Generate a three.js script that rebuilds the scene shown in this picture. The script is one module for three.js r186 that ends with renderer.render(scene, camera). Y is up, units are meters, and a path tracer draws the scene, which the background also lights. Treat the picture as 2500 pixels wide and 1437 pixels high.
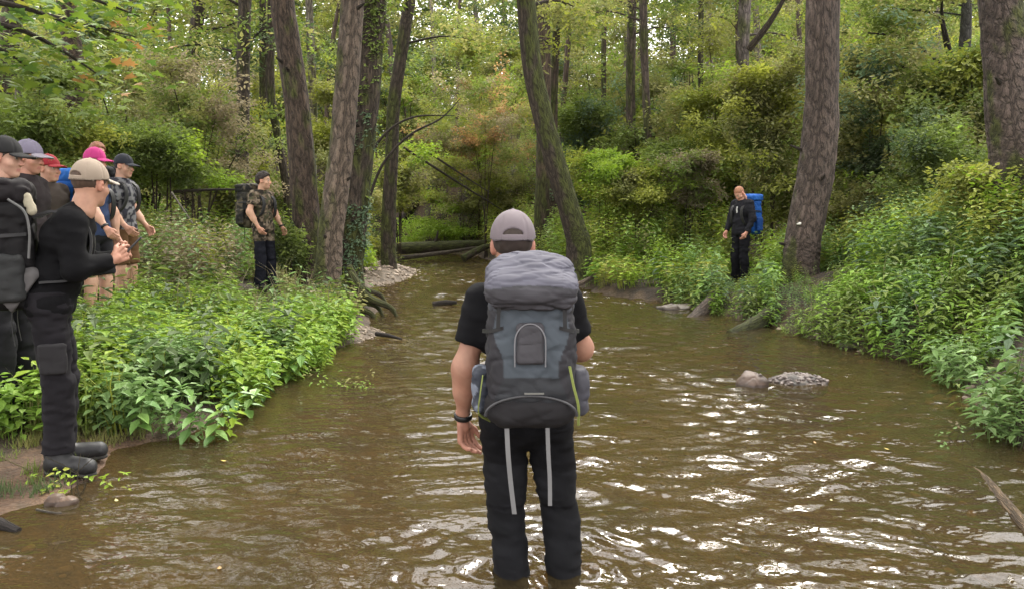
import * as THREE from 'three';
import { mergeGeometries } from 'three/addons/utils/BufferGeometryUtils.js';

// ---------------------------------------------------------------- camera, sky, sun, exposure
const PW = 2500, PH = 1437, FOCAL = 1925, HORIZON = 530, EYE = 1.44;
const PITCH = Math.atan((PH / 2 - HORIZON) / FOCAL), CP = Math.cos(PITCH), SP = Math.sin(PITCH);
const scene = new THREE.Scene();
const camera = new THREE.PerspectiveCamera(2 * Math.atan(PH / 2 / FOCAL) * 180 / Math.PI, PW / PH, 0.05, 600);
camera.position.set(0, EYE, 0);
camera.rotation.x = -PITCH;
const renderer = new THREE.WebGLRenderer({ antialias: true });
renderer.toneMapping = THREE.LinearToneMapping;
renderer.toneMappingExposure = 4.9;
renderer.shadowMap.enabled = true;
renderer.setSize(1024, 588);

// seeded random numbers and value noise
let seed = 20231;
function rnd() { seed = (seed + 0x6D2B79F5) | 0; let t = Math.imul(seed ^ (seed >>> 15), 1 | seed); t = (t + Math.imul(t ^ (t >>> 7), 61 | t)) ^ t; return ((t ^ (t >>> 14)) >>> 0) / 4294967296; }
const rr = (a, b) => a + (b - a) * rnd();
const clamp = (x, a, b) => Math.min(b, Math.max(a, x));
const lerp = (a, b, t) => a + (b - a) * t;
const sstep = (a, b, x) => { const t = clamp((x - a) / (b - a), 0, 1); return t * t * (3 - 2 * t); };
function hash(x, y, z) { let h = Math.imul(x, 374761393) ^ Math.imul(y, 668265263) ^ Math.imul(z, 1274126177); h = Math.imul(h ^ (h >>> 13), 1103515245); h ^= h >>> 16; return (h >>> 0) / 4294967296; }
function noise3(x, y, z) {
  const xi = Math.floor(x), yi = Math.floor(y), zi = Math.floor(z);
  let u = x - xi, v = y - yi, w = z - zi;
  u = u * u * (3 - 2 * u); v = v * v * (3 - 2 * v); w = w * w * (3 - 2 * w);
  const a = hash(xi, yi, zi), b = hash(xi + 1, yi, zi), c = hash(xi, yi + 1, zi), d = hash(xi + 1, yi + 1, zi);
  const e = hash(xi, yi, zi + 1), f = hash(xi + 1, yi, zi + 1), g = hash(xi, yi + 1, zi + 1), h = hash(xi + 1, yi + 1, zi + 1);
  const p = a + (b - a) * u, q = c + (d - c) * u, r = e + (f - e) * u, s = g + (h - g) * u;
  const m = p + (q - p) * v, n = r + (s - r) * v;
  return m + (n - m) * w;
}
function fbm(x, y, z, o = 4) { let s = 0, a = 0.5, t = 0; for (let i = 0; i < o; i++) { s += a * noise3(x, y, z); t += a; x = x * 2.03 + 7.1; y = y * 2.03 + 3.7; z = z * 2.03 + 1.3; a *= 0.5; } return s / t; }

const SUN = new THREE.Vector3(0.28, 1.25, -0.95).normalize();
{ // overcast sky: even white cloud, a little brighter overhead and round the hidden sun, soft mottling
  const w = 256, h = 128, data = new Float32Array(w * h * 4);
  for (let j = 0; j < h; j++) for (let i = 0; i < w; i++) {
    const el = ((j + 0.5) / h - 0.5) * Math.PI, az = i / w * Math.PI * 2, s = Math.max(0, Math.sin(el)), c = Math.cos(el);
    const cloud = 0.85 + 0.3 * fbm(Math.cos(az) * c * 2.5 + 9, s * 4, Math.sin(az) * c * 2.5 + 5, 4);
    const near = Math.acos(clamp(Math.cos(az - Math.PI) * c * SUN.x + Math.sin(el) * SUN.y + Math.sin(az - Math.PI) * c * SUN.z, -1, 1)) * 180 / Math.PI, L = 1.1 * (1 + 1.0 * s) / 2 * cloud * (1 + 1.3 * Math.exp(-Math.pow(near / 24, 2)));
    data.set([L * 1.02, L * 0.985, L * 0.97, 1], (j * w + i) * 4);
  }
  const sky = new THREE.DataTexture(data, w, h, THREE.RGBAFormat, THREE.FloatType);
  sky.mapping = THREE.EquirectangularReflectionMapping; sky.magFilter = THREE.LinearFilter; sky.needsUpdate = true;
  scene.background = sky; scene.environment = sky;
}
const sun = new THREE.DirectionalLight(new THREE.Color(1, 0.95, 0.86), 1.5);
sun.castShadow = true; sun.shadow.radius = 48;
Object.assign(sun.shadow.camera, { left: -45, right: 45, top: 60, bottom: -40, near: 1, far: 120 });
scene.add(sun); scene.add(sun.target); sun.target.position.set(0, 0, -14); sun.position.copy(SUN).multiplyScalar(55).add(sun.target.position);

// ---------------------------------------------------------------- helpers
const V = (x, y, z) => new THREE.Vector3(x, y, z);
/** the point at distance d in front of the camera (along -z) that the photograph shows at pixel (px, py) */
function at(px, py, d) { const a = (px - PW / 2) / FOCAL, b = (PH / 2 - py) / FOCAL, t = d / (CP + b * SP); return V(a * t, EYE + (b * CP - SP) * t, -d); }
const lin = (r, g, b) => new THREE.Color().setRGB(r, g, b);
const taken = {};
function numbered(name) { const n = taken[name] = (taken[name] ?? -1) + 1; return n ? `${name}_${String(n).padStart(3, '0')}` : name; }
function tag(o, label, category, group, kind) { if (label) o.userData.label = label; if (category) o.userData.category = category; if (group) o.userData.group = group; if (kind) o.userData.kind = kind; return o; }
function thing(name, label, category, pos, group) { const g = new THREE.Group(); g.name = numbered(name); g.position.copy(pos); scene.add(g); return tag(g, label, category, group); }
function part(name, geo, m, parent, kind) { const o = new THREE.Mesh(geo, m); o.name = name; o.castShadow = o.receiveShadow = true; parent.add(o); if (kind) o.userData.kind = kind; return o; }
function solo(name, geo, m, label, category, group) { const o = part(numbered(name), geo, m, scene); return tag(o, label, category, group); }
const mat = (r, g, b, rough = 0.85, extra = {}) => new THREE.MeshStandardMaterial({ color: lin(r, g, b), roughness: rough, ...extra });
const vmat = (rough = 0.9, extra = {}) => new THREE.MeshStandardMaterial({ vertexColors: true, roughness: rough, ...extra });

// naive surface nets: a closed smooth mesh of the zero level of f (negative inside)
function nets(f, lo, hi, cell, colour) {
  const nx = Math.ceil((hi[0] - lo[0]) / cell) + 2, ny = Math.ceil((hi[1] - lo[1]) / cell) + 2, nz = Math.ceil((hi[2] - lo[2]) / cell) + 2;
  const val = new Float32Array(nx * ny * nz), idx = new Int32Array(nx * ny * nz).fill(-1), I = (i, j, k) => i + nx * (j + ny * k);
  for (let k = 0, n = 0; k < nz; k++) for (let j = 0; j < ny; j++) for (let i = 0; i < nx; i++, n++) val[n] = f(lo[0] + (i - 0.5) * cell, lo[1] + (j - 0.5) * cell, lo[2] + (k - 0.5) * cell);
  const pos = [], tri = [], off = [0, 1, nx, nx + 1, nx * ny, nx * ny + 1, nx * ny + nx, nx * ny + nx + 1];
  const edges = [[0, 1], [2, 3], [4, 5], [6, 7], [0, 2], [1, 3], [4, 6], [5, 7], [0, 4], [1, 5], [2, 6], [3, 7]];
  for (let k = 0; k < nz - 1; k++) for (let j = 0; j < ny - 1; j++) for (let i = 0; i < nx - 1; i++) {
    const n = I(i, j, k); let m = 0;
    for (let c = 0; c < 8; c++) if (val[n + off[c]] < 0) m |= 1 << c;
    if (m === 0 || m === 255) continue;
    let x = 0, y = 0, z = 0, q = 0;
    for (const [a, b] of edges) {
      if (((m >> a) & 1) === ((m >> b) & 1)) continue;
      const va = val[n + off[a]], t = va / (va - val[n + off[b]]);
      x += (a & 1) + ((b & 1) - (a & 1)) * t; y += ((a >> 1) & 1) + (((b >> 1) & 1) - ((a >> 1) & 1)) * t; z += (a >> 2) + ((b >> 2) - (a >> 2)) * t; q++;
    }
    idx[n] = pos.length / 3;
    pos.push(lo[0] + (i - 0.5 + x / q) * cell, lo[1] + (j - 0.5 + y / q) * cell, lo[2] + (k - 0.5 + z / q) * cell);
  }
  const quad = (a, b, c, d, flip) => { if (a < 0 || b < 0 || c < 0 || d < 0) return; if (flip) tri.push(a, c, b, a, d, c); else tri.push(a, b, c, a, c, d); };
  for (let k = 1; k < nz - 1; k++) for (let j = 1; j < ny - 1; j++) for (let i = 1; i < nx - 1; i++) {
    const n = I(i, j, k), v = val[n] < 0;
    if (v !== (val[n + 1] < 0)) quad(idx[I(i, j - 1, k - 1)], idx[I(i, j, k - 1)], idx[n], idx[I(i, j - 1, k)], !v);
    if (v !== (val[n + nx] < 0)) quad(idx[I(i - 1, j, k - 1)], idx[I(i - 1, j, k)], idx[n], idx[I(i, j, k - 1)], !v);
    if (v !== (val[n + nx * ny] < 0)) quad(idx[I(i - 1, j - 1, k)], idx[I(i, j - 1, k)], idx[n], idx[I(i - 1, j, k)], !v);
  }
  const g = new THREE.BufferGeometry();
  g.setAttribute('position', new THREE.Float32BufferAttribute(pos, 3)); g.setIndex(tri); g.computeVertexNormals();
  if (colour) { const col = new Float32Array(pos.length); for (let i = 0; i < pos.length; i += 3) col.set(colour(pos[i], pos[i + 1], pos[i + 2]), i); g.setAttribute('color', new THREE.BufferAttribute(col, 3)); }
  return g;
}
// distance functions
const smin = (a, b, k) => { const h = Math.max(k - Math.abs(a - b), 0) / k; return Math.min(a, b) - h * h * k * 0.25; };
function cap(px, py, pz, a, b, ra, rb) {
  const bx = b[0] - a[0], by = b[1] - a[1], bz = b[2] - a[2], x = px - a[0], y = py - a[1], z = pz - a[2];
  const t = clamp((x * bx + y * by + z * bz) / (bx * bx + by * by + bz * bz + 1e-9), 0, 1);
  return Math.hypot(x - bx * t, y - by * t, z - bz * t) - (ra + (rb - ra) * t);
}
const ell = (x, y, z, rx, ry, rz) => { const k0 = Math.hypot(x / rx, y / ry, z / rz), k1 = Math.hypot(x / (rx * rx), y / (ry * ry), z / (rz * rz)); return k1 < 1e-6 ? -Math.min(rx, ry, rz) : k0 * (k0 - 1) / k1; };
const rbox = (x, y, z, hx, hy, hz, r) => { const qx = Math.abs(x) - hx + r, qy = Math.abs(y) - hy + r, qz = Math.abs(z) - hz + r; return Math.hypot(Math.max(qx, 0), Math.max(qy, 0), Math.max(qz, 0)) + Math.min(Math.max(qx, qy, qz), 0) - r; };
const mix3 = (a, b, t) => [a[0] + (b[0] - a[0]) * t, a[1] + (b[1] - a[1]) * t, a[2] + (b[2] - a[2]) * t];

// tube along points with a radius at each; ridge: depth of furrows (m)
function limbGeo(pts, radial, { steps, ridge = 0, freq = 9, flare = 0, colour, tile = 0.7, along = 1.6 } = {}) {
  const curve = new THREE.CatmullRomCurve3(pts.map(p => p.p), false, 'centripetal'), n = steps ?? Math.max(6, pts.length * 4), len = curve.getLength();
  const pos = [], uv = [], col = [], tri = [], rMid = pts[Math.floor(pts.length / 2)].r, turns = Math.max(1, Math.round(2 * Math.PI * rMid / tile));
  const ref = V(0.31, 0.02, 0.95).normalize(), A = V(), B = V();
  for (let i = 0; i <= n; i++) {
    const t = i / n, c = curve.getPoint(t), tan = curve.getTangent(t), s = t * (pts.length - 1), k = Math.min(pts.length - 2, Math.floor(s));
    let r = lerp(pts[k].r, pts[k + 1].r, s - k);
    A.crossVectors(Math.abs(tan.dot(ref)) > 0.9 ? V(0, 1, 0.1) : ref, tan).normalize(); B.crossVectors(tan, A).normalize();
    for (let j = 0; j <= radial; j++) {
      const th = (j % radial) / radial * Math.PI * 2, ca = Math.cos(th), sa = Math.sin(th), y = t * len;
      let q = r;
      if (flare) q *= 1 + flare * Math.exp(-y / (r * 2.2)) * (0.55 + 0.75 * Math.max(0, Math.sin(th * 4 + 1.3 + Math.sin(th) * 1.2)));
      if (ridge) { const e = fbm(ca * r * freq + 11, y * along + c.x, sa * r * freq + 5, 3); q += ridge * (1 - Math.abs(e - 0.5) * 5) + r * 0.16 * (noise3(ca * 1.3 + 3, y * 0.9 + c.z, sa * 1.3) - 0.5); }
      const x = c.x + (A.x * ca + B.x * sa) * q, yy = c.y + (A.y * ca + B.y * sa) * q, z = c.z + (A.z * ca + B.z * sa) * q;
      pos.push(x, yy, z); uv.push(j / radial * turns, y / tile);
      if (colour) col.push(...colour(x, yy, z, A.x * ca + B.x * sa, A.y * ca + B.y * sa, A.z * ca + B.z * sa, y));
      if (i < n && j < radial) { const a = i * (radial + 1) + j, b = a + radial + 1; tri.push(a, a + 1, b, b, a + 1, b + 1); }
    }
  }
  for (const [end, row] of [[0, 0], [1, n]]) { // close the ends
    const c = curve.getPoint(end), m = pos.length / 3; pos.push(c.x, c.y, c.z); uv.push(0, 0); if (colour) col.push(...colour(c.x, c.y, c.z, 0, 1, 0, end * len));
    for (let j = 0; j < radial; j++) { const a = row * (radial + 1) + j; if (end) tri.push(a, a + 1, m); else tri.push(a + 1, a, m); }
  }
  const g = new THREE.BufferGeometry();
  g.setAttribute('position', new THREE.Float32BufferAttribute(pos, 3)); g.setAttribute('uv', new THREE.Float32BufferAttribute(uv, 2));
  if (colour) g.setAttribute('color', new THREE.Float32BufferAttribute(col, 3));
  g.setIndex(tri); g.computeVertexNormals();
  const nn = g.attributes.normal; // weld the seam's normals
  for (let i = 0; i <= n; i++) { const a = i * (radial + 1), b = a + radial, x = nn.getX(a) + nn.getX(b), y = nn.getY(a) + nn.getY(b), z = nn.getZ(a) + nn.getZ(b), l = Math.hypot(x, y, z) || 1; nn.setXYZ(a, x / l, y / l, z / l); nn.setXYZ(b, x / l, y / l, z / l); }
  return g;
}
function ribbonGeo(pts, width, thick, side) { // flat webbing along points; side: unit vector across it
  const curve = new THREE.CatmullRomCurve3(pts), n = Math.max(4, pts.length * 5), pos = [], tri = [], T = V(), N = V();
  for (let i = 0; i <= n; i++) {
    const c = curve.getPoint(i / n); T.copy(curve.getTangent(i / n)); N.crossVectors(T, side).normalize();
    for (const [a, b] of [[-1, -1], [1, -1], [1, 1], [-1, 1]]) pos.push(c.x + side.x * a * width / 2 + N.x * b * thick / 2, c.y + side.y * a * width / 2 + N.y * b * thick / 2, c.z + side.z * a * width / 2 + N.z * b * thick / 2);
    if (i < n) for (let j = 0; j < 4; j++) { const a = i * 4 + j, b = i * 4 + (j + 1) % 4; tri.push(a, b, a + 4, b, b + 4, a + 4); }
  }
  tri.push(0, 2, 1, 0, 3, 2, n * 4, n * 4 + 1, n * 4 + 2, n * 4, n * 4 + 2, n * 4 + 3);
  const g = new THREE.BufferGeometry(); g.setAttribute('position', new THREE.Float32BufferAttribute(pos, 3)); g.setIndex(tri);
  const f = g.toNonIndexed(); f.computeVertexNormals(); return f;
}

// ---------------------------------------------------------------- textures
function tileTexture(size, fn, srgb) { // fn(u, v) -> [r, g, b] 0..255
  const data = new Uint8Array(size * size * 4);
  for (let j = 0; j < size; j++) for (let i = 0; i < size; i++) { const c = fn(i / size, j / size); data.set([c[0], c[1], c[2], 255], (j * size + i) * 4); }
  const t = new THREE.DataTexture(data, size, size); t.wrapS = t.wrapT = THREE.RepeatWrapping; t.magFilter = THREE.LinearFilter; t.minFilter = THREE.LinearMipmapLinearFilter; t.generateMipmaps = true;
  if (srgb) t.colorSpace = THREE.SRGBColorSpace; t.needsUpdate = true; return t;
}
function tnoise(u, v, px, py, s = 0) { // value noise that repeats
  const x = u * px, y = v * py, xi = Math.floor(x), yi = Math.floor(y); let a = x - xi, b = y - yi; a = a * a * (3 - 2 * a); b = b * b * (3 - 2 * b);
  const h = (i, j) => hash(((i % px) + px) % px, ((j % py) + py) % py, s);
  return lerp(lerp(h(xi, yi), h(xi + 1, yi), a), lerp(h(xi, yi + 1), h(xi + 1, yi + 1), a), b);
}
const barkField = (u, v) => { const v0 = v; v += 0.3 * (tnoise(u, v0, 17, 3, 21) - 0.5) + 0.12 * (tnoise(u, v0, 34, 6, 22) - 0.5); u += 0.07 * (tnoise(u, v0, 6, 4, 3) - 0.5) + 0.025 * (tnoise(u, v0, 14, 11, 23) - 0.5); const a = 1 - Math.abs(tnoise(u, v, 26, 3, 1) - 0.5) * 2, b = 1 - Math.abs(tnoise(u, v, 56, 8, 2) - 0.5) * 2, c = tnoise(u, v, 110, 40, 4); return clamp(1 - (0.55 * a * a + 0.3 * b * b) * 1.05 + 0.22 * (c - 0.5), 0, 1); };
const barkBump = tileTexture(512, (u, v) => { const h = 255 * barkField(u, v); return [h, h, h]; });
const barkMap = tileTexture(512, (u, v) => { const h = barkField(u, v), p = tnoise(u, v, 7, 5, 8), k = 92 + 145 * h + 30 * (p - 0.5) + 34 * (tnoise(u, v, 120, 90, 6) - 0.5); return [k, k * (0.965 + 0.02 * p), k * (0.93 + 0.03 * p)]; }, true);
const barkMat = new THREE.MeshStandardMaterial({ vertexColors: true, map: barkMap, bumpMap: barkBump, bumpScale: 0.024, roughness: 0.95 });
const soilMap = tileTexture(512, (u, v) => { const k = 150 + 110 * (0.5 * tnoise(u, v, 12, 12, 1) + 0.3 * tnoise(u, v, 40, 40, 2) + 0.35 * tnoise(u, v, 130, 130, 3) - 0.55); return [k, k, k]; }, true);
const soilBump = tileTexture(512, (u, v) => { const k = 255 * (0.4 * tnoise(u, v, 16, 16, 5) + 0.3 * tnoise(u, v, 60, 60, 6) + 0.3 * tnoise(u, v, 150, 150, 7)); return [k, k, k]; });

// ---------------------------------------------------------------- ground, stream bed and water
const curveOf = list => x => { if (x <= list[0][0]) return list[0][1]; for (let i = 1; i < list.length; i++) if (x <= list[i][0]) { const [a, b] = list[i - 1], [c, d] = list[i], t = (x - a) / (c - a); return lerp(b, d, t * t * (3 - 2 * t) * 0.5 + t * 0.5); } return list[list.length - 1][1]; };
const leftEdge = curveOf([[-8, -2.6], [2.2, -2.5], [3.5, -2.32], [3.95, -2.12], [4.3, -2.15], [4.75, -2.3], [5.2, -1.95], [6.5, -2.02], [8.3, -1.86], [9.1, -1.62], [9.7, -1.5], [10.3, -1.78], [11.5, -1.95], [12.2, -1.95], [13.5, -2.5], [17, -2.9], [20, -3.5], [23, -4.4], [28.4, -4.9], [31, -7], [34, -13], [38, -30]]);
const rightEdge = curveOf([[-8, 3.2], [2, 2.9], [3.8, 2.75], [4.8, 3.15], [5.8, 3.5], [7.4, 4.05], [8.4, 3.72], [10.2, 3.4], [12.6, 2.8], [15.2, 1.4], [19.9, 0.5], [25, -0.7], [29, -1.4], [32, -3], [36, -9], [40, -26]]);
const rSlope = curveOf([[3, 0.3], [7, 0.4], [9, 0.42], [11.5, 0.3], [13.5, 0.06], [16, 0.0], [19, 0.04], [22, 0.1], [40, 0.1]]);
const lSlope = curveOf([[3, 0.12], [6, 0.11], [9.5, 0.12], [12, 0.165], [20, 0.11], [40, 0.09]]);
function height(x, z) {
  const d = -z, xl = leftEdge(d), xr = rightEdge(d), n = fbm(x * 0.7 + 20, 3, z * 0.7, 3) - 0.5, m = fbm(x * 3 + 2, 8, z * 3, 3) - 0.5;
  const s = Math.min(x - xl, xr - x) + 0.25 * (fbm(x * 1.1 + 4, 1, z * 1.1, 3) - 0.5);
  const shallow = clamp(1 - Math.hypot((x + 3.1) / 1.1, (d - 19.8) / 3.8), 0, 1); // gravel bar in the bend
  if (s > 0) return lerp(-0.05, -0.34, sstep(0, 0.9, s)) * (d > 13 ? lerp(1, 0.55, sstep(13, 20, d)) : 1) + 0.06 * n + 0.02 * m + shallow * 0.42;
  const q = -s, left = x - xl < xr - x;
  let h = left ? 0.10 * sstep(0, 0.35, q) + lSlope(d) * q : 0.2 * sstep(0, 0.4, q) + rSlope(d) * Math.min(q, 9) + 0.05 * Math.max(0, q - 9);
  if (left) h *= lerp(0.55, 1, sstep(4.9, 6.2, d)) ;
  if (!left) h += Math.min(3.4, 0.15 * Math.max(0, d - 17.5)) * sstep(0, 3.5, q);
  h = Math.min(h, 7 + 0.02 * q);
  if (left && d > 8 && d < 12 && x > -3) h *= 0.75;
  const back = Math.max(0, d - 33); h += back * 0.09 * sstep(0, 6, q);
  return -0.05 + h + (0.16 * n + 0.05 * m) * sstep(0, 1.2, q) + shallow * 0.3;
}
{
  const xs = [], zs = [];
  for (let x = 0, st = 0.07; x < 75; x += st) { xs.push(x); if (x > 4.6) st *= 1.09; }
  const all = [...xs.slice(1).reverse().map(x => -x), ...xs];
  for (let d = -9; d < 105;) { zs.push(d); d += d < 2 ? 0.35 : Math.max(0.07, (d - 2) * 0.012); }
  const pos = [], uv = [], col = [], tri = [], n = all.length;
  const soil = [0.075, 0.052, 0.034], mud = [0.19, 0.13, 0.08], sand = [0.30, 0.225, 0.155], bed = [0.25, 0.18, 0.07], dark = [0.085, 0.06, 0.03], litter = [0.15, 0.095, 0.05], clay = [0.27, 0.155, 0.09];
  zs.forEach((d, j) => all.forEach((x, i) => {
    const z = -d, h = height(x, z); pos.push(x, h, z); uv.push(x / 1.6, z / 1.6);
    const a = fbm(x * 1.5, 0, z * 1.5, 4), b = fbm(x * 5, 4, z * 5, 3);
    let c = mix3(soil, litter, sstep(0.42, 0.62, b));
    if (h < 0.1) c = mix3(h < -0.02 ? bed : mud, c, sstep(0.03, 0.1, h));
    if (h < -0.02) c = mix3(c, dark, sstep(0.5, 0.66, a) * 0.9);
    if (h < 0 && h > -0.3 ) c = mix3(c, sand, sstep(0.45, 0.2, a) * 0.5);
    const spit = sstep(1, 0.6, Math.hypot((x + 1.75) / 0.62, (d - 9.45) / 0.75)), bar = sstep(1, 0.7, Math.hypot((x + 3) / 1.8, (d - 19.8) / 4.4)), near = sstep(1, 0.6, Math.hypot((x + 2.5) / 0.55, (d - 4.3) / 0.9));
    c = mix3(c, mix3(sand, [0.42, 0.33, 0.26], b), Math.max(spit, bar) * sstep(-0.16, -0.02, h)); c = mix3(c, clay, near * sstep(-0.08, 0, h) * sstep(0.35, 0.55, b + a - 0.4));
    col.push(...c);
    if (j && i) { const q = (j - 1) * n + i - 1; tri.push(q, q + 1, q + n, q + 1, q + n + 1, q + n); }
  }));
  const g = new THREE.BufferGeometry();
  g.setAttribute('position', new THREE.Float32BufferAttribute(pos, 3)); g.setAttribute('uv', new THREE.Float32BufferAttribute(uv, 2)); g.setAttribute('color', new THREE.Float32BufferAttribute(col, 3)); g.setIndex(tri); g.computeVertexNormals();
  tag(part('ground', g, new THREE.MeshStandardMaterial({ vertexColors: true, map: soilMap, bumpMap: soilBump, bumpScale: 0.03, roughness: 0.93 }), scene), 'brown soil of the forest floor running down into the sandy stream bed', 'ground', null, 'structure');
}
const rippleBump = tileTexture(1024, (u, v) => { const w = 0.02 * (tnoise(u, v, 9, 9, 31) - 0.5), p = tnoise(u, v, 5, 7, 34), k = 255 * (0.42 * tnoise(u + w, v + w, 22, 40, 32) + 0.3 * tnoise(u - w, v + w, 46, 84, 33) * (0.4 + p) + 0.28 * tnoise(u, v, 11, 19, 35)); return [k, k, k]; });
// the stream's surface: real ripples, stronger where the current runs and round the wader's legs
const LEGS = [[0.02, 3.1], [0.228, 3.1]];
const waves = []; for (let i = 0; i < 16; i++) { const L = 0.055 * Math.pow(1.16, i), a = rr(-0.75, 0.75) + (i % 3 === 0 ? 0.5 : 0); waves.push([Math.sin(a) * 2 * Math.PI / L, Math.cos(a) * 2 * Math.PI / L, rr(0, 6.28), 0.019 * Math.pow(L, 0.9), i]); }
function ripple(x, d) {
  const run = clamp(0.35 + 1.5 * (fbm(x * 0.55 + 3, d * 0.35, 2, 3) - 0.36), 0.12, 1.1) * lerp(1, 0.55, sstep(1.7, 2.8, x)) * lerp(1, 0.55, sstep(-1.2, -2.2, x) * sstep(6.5, 4.5, d)) * lerp(1, 2.3, sstep(11, 19, d));
  let h = 0; const wx = 0.16 * (fbm(x * 2.1, d * 2.1, 7, 2) - 0.5), wd = 0.16 * (fbm(x * 2.1 + 30, d * 2.1, 9, 2) - 0.5);
  for (const [kx, kd, ph, A, i] of waves) { const m = noise3(x * 1.4 + i * 5.3, d * 1.4, i); h += A * sstep(0.3, 0.8, m) * Math.sin(kx * (x + wx) + kd * (d + wd) + ph); }
  h += 0.006 * (fbm(x * 7 + 40, d * 10, 3, 3) - 0.5);
  h *= run * 1.15;
  for (const [cx, cd] of LEGS) { const r = Math.hypot(x - cx, (d - cd) * 1.25), w = noise3(x * 4 + 5, d * 4, 4); h += 0.015 * Math.exp(-r / 0.55) * Math.sin(r * 2 * Math.PI / (0.075 + 0.06 * r) + 7 * w + 4 * noise3(x * 11, d * 11, 8)) * sstep(0.02, 0.12, r) * (0.25 + 1.2 * w * noise3(x * 7, d * 9, 2)); }
  return h;
}
{
  const ds = []; for (let d = -8; d < 39;) { ds.push(d); d += d < 2.5 ? 0.25 : d < 6 ? 0.022 : d * 0.0042; }
  const cols = 270, pos = [], tri = [], uv = [];
  ds.forEach((d, j) => { const a = leftEdge(d) - 0.5, b = rightEdge(d) + 0.5; for (let i = 0; i <= cols; i++) { const x = lerp(a, b, i / cols); pos.push(x, ripple(x, d), -d); uv.push(x / 1.4, d / 1.4); if (j && i) { const q = (j - 1) * (cols + 1) + i - 1; tri.push(q, q + 1, q + cols + 1, q + 1, q + cols + 2, q + cols + 1); } } });
  const g = new THREE.BufferGeometry(); g.setAttribute('position', new THREE.Float32BufferAttribute(pos, 3)); g.setAttribute('uv', new THREE.Float32BufferAttribute(uv, 2)); g.setIndex(tri); g.computeVertexNormals();
  tag(part('water', g, new THREE.MeshPhysicalMaterial({ color: lin(0.42, 0.325, 0.17), roughness: 0.02, transmission: 0.93, thickness: 0, ior: 1.33, bumpMap: rippleBump, bumpScale: 0.006 }), scene), 'shallow brown rippled stream water', 'water', null, 'structure');
}

// ---------------------------------------------------------------- leaves
function leafTris(out, base, dir, up, len, wid, fold = 0.18, droop = 0.1) { // a pointed folded leaf, eight triangles' worth of outline kept to six
  const side = V().crossVectors(dir, up).normalize(), nrm = V().crossVectors(side, dir).normalize();
  const P = (t, s, h) => V(base.x + dir.x * t * len + side.x * s * wid + nrm.x * h, base.y + dir.y * t * len + side.y * s * wid + nrm.y * h, base.z + dir.z * t * len + side.z * s * wid + nrm.z * h);
  const f = -fold * wid, b = P(0, 0, 0), m = P(0.45, 0, f - droop * len * 0.15), t = P(1, 0, -droop * len), l1 = P(0.32, -0.5, 0), l2 = P(0.68, -0.33, -droop * len * 0.35), r1 = P(0.32, 0.5, 0), r2 = P(0.68, 0.33, -droop * len * 0.35);
  for (const [p, q, r] of [[b, m, l1], [l1, m, l2], [l2, m, t], [b, r1, m], [r1, r2, m], [r2, t, m]]) out.push(p.x, p.y, p.z, q.x, q.y, q.z, r.x, r.y, r.z);
}
function finish(list) { const g = new THREE.BufferGeometry(); g.setAttribute('position', new THREE.Float32BufferAttribute(list, 3)); g.computeVertexNormals(); return g; }
function sprigGeo(n, len, wid, spread, tilt = 0.5) { // a twig's worth of leaves round the origin
  const out = [];
  for (let i = 0; i < n; i++) {
    const a = rr(0, 6.28), r = spread * Math.sqrt(rnd()), e = rr(-0.5, 0.25);
    const dir = V(Math.cos(a + rr(-0.9, 0.9)), e, Math.sin(a + rr(-0.9, 0.9))).normalize(), up = V(rr(-tilt, tilt), 1, rr(-tilt, tilt)).normalize();
    leafTris(out, V(Math.cos(a) * r, rr(-0.35, 0.35) * spread, Math.sin(a) * r), dir, up, len * rr(0.7, 1.2), wid * rr(0.75, 1.15), 0.2, rr(0, 0.3));
  }
  return finish(out);
}
const SPRIGS = [0, 1, 2].map(() => sprigGeo(15, 0.095, 0.058, 0.24));
const FAR_SPRIGS = [0, 1].map(() => sprigGeo(16, 0.15, 0.1, 0.42, 0.8));
const leafMat = new THREE.MeshPhysicalMaterial({ color: 0xffffff, roughness: 1, transmission: 0.5, thickness: 0, side: THREE.DoubleSide, specularIntensity: 0.6 });
const glossLeafMat = new THREE.MeshPhysicalMaterial({ color: 0xffffff, roughness: 0.86, transmission: 0.4, thickness: 0, side: THREE.DoubleSide, specularIntensity: 0.45, clearcoat: 0.1, clearcoatRoughness: 0.4 });
const PAL = { // base colours of foliage (linear)
  green: [[0.12, 0.18, 0.028], [0.2, 0.26, 0.045]], yellow: [[0.225, 0.265, 0.03], [0.34, 0.36, 0.055]], olive: [[0.175, 0.195, 0.05], [0.29, 0.28, 0.09]], dark: [[0.055, 0.095, 0.03], [0.10, 0.145, 0.05]],
  teal: [[0.085, 0.145, 0.075], [0.15, 0.22, 0.12]], rust: [[0.36, 0.19, 0.09], [0.42, 0.27, 0.10]], dry: [[0.21, 0.17, 0.1], [0.3, 0.26, 0.15]], bright: [[0.2, 0.33, 0.02], [0.31, 0.42, 0.04]], nettle: [[0.16, 0.29, 0.028], [0.26, 0.4, 0.055]], mint: [[0.115, 0.22, 0.05], [0.22, 0.34, 0.11]],
};
const M4 = new THREE.Matrix4(), Q4 = new THREE.Quaternion(), E4 = new THREE.Euler(), S4 = V(), P4 = V(), C4 = new THREE.Color();
function pick(pals, x, y, z) { const p = PAL[pals[Math.min(pals.length - 1, Math.floor(pals.length * clamp(fbm(x * 0.8 + 50, y * 0.8, z * 0.8, 2) * 1.9 - 0.45 + rr(-0.12, 0.12), 0, 0.999)))]], t = rnd(), j = rr(0.8, 1.2); return [lerp(p[0][0], p[1][0], t) * j, lerp(p[0][1], p[1][1], t) * j, lerp(p[0][2], p[1][2], t) * j]; }
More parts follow.
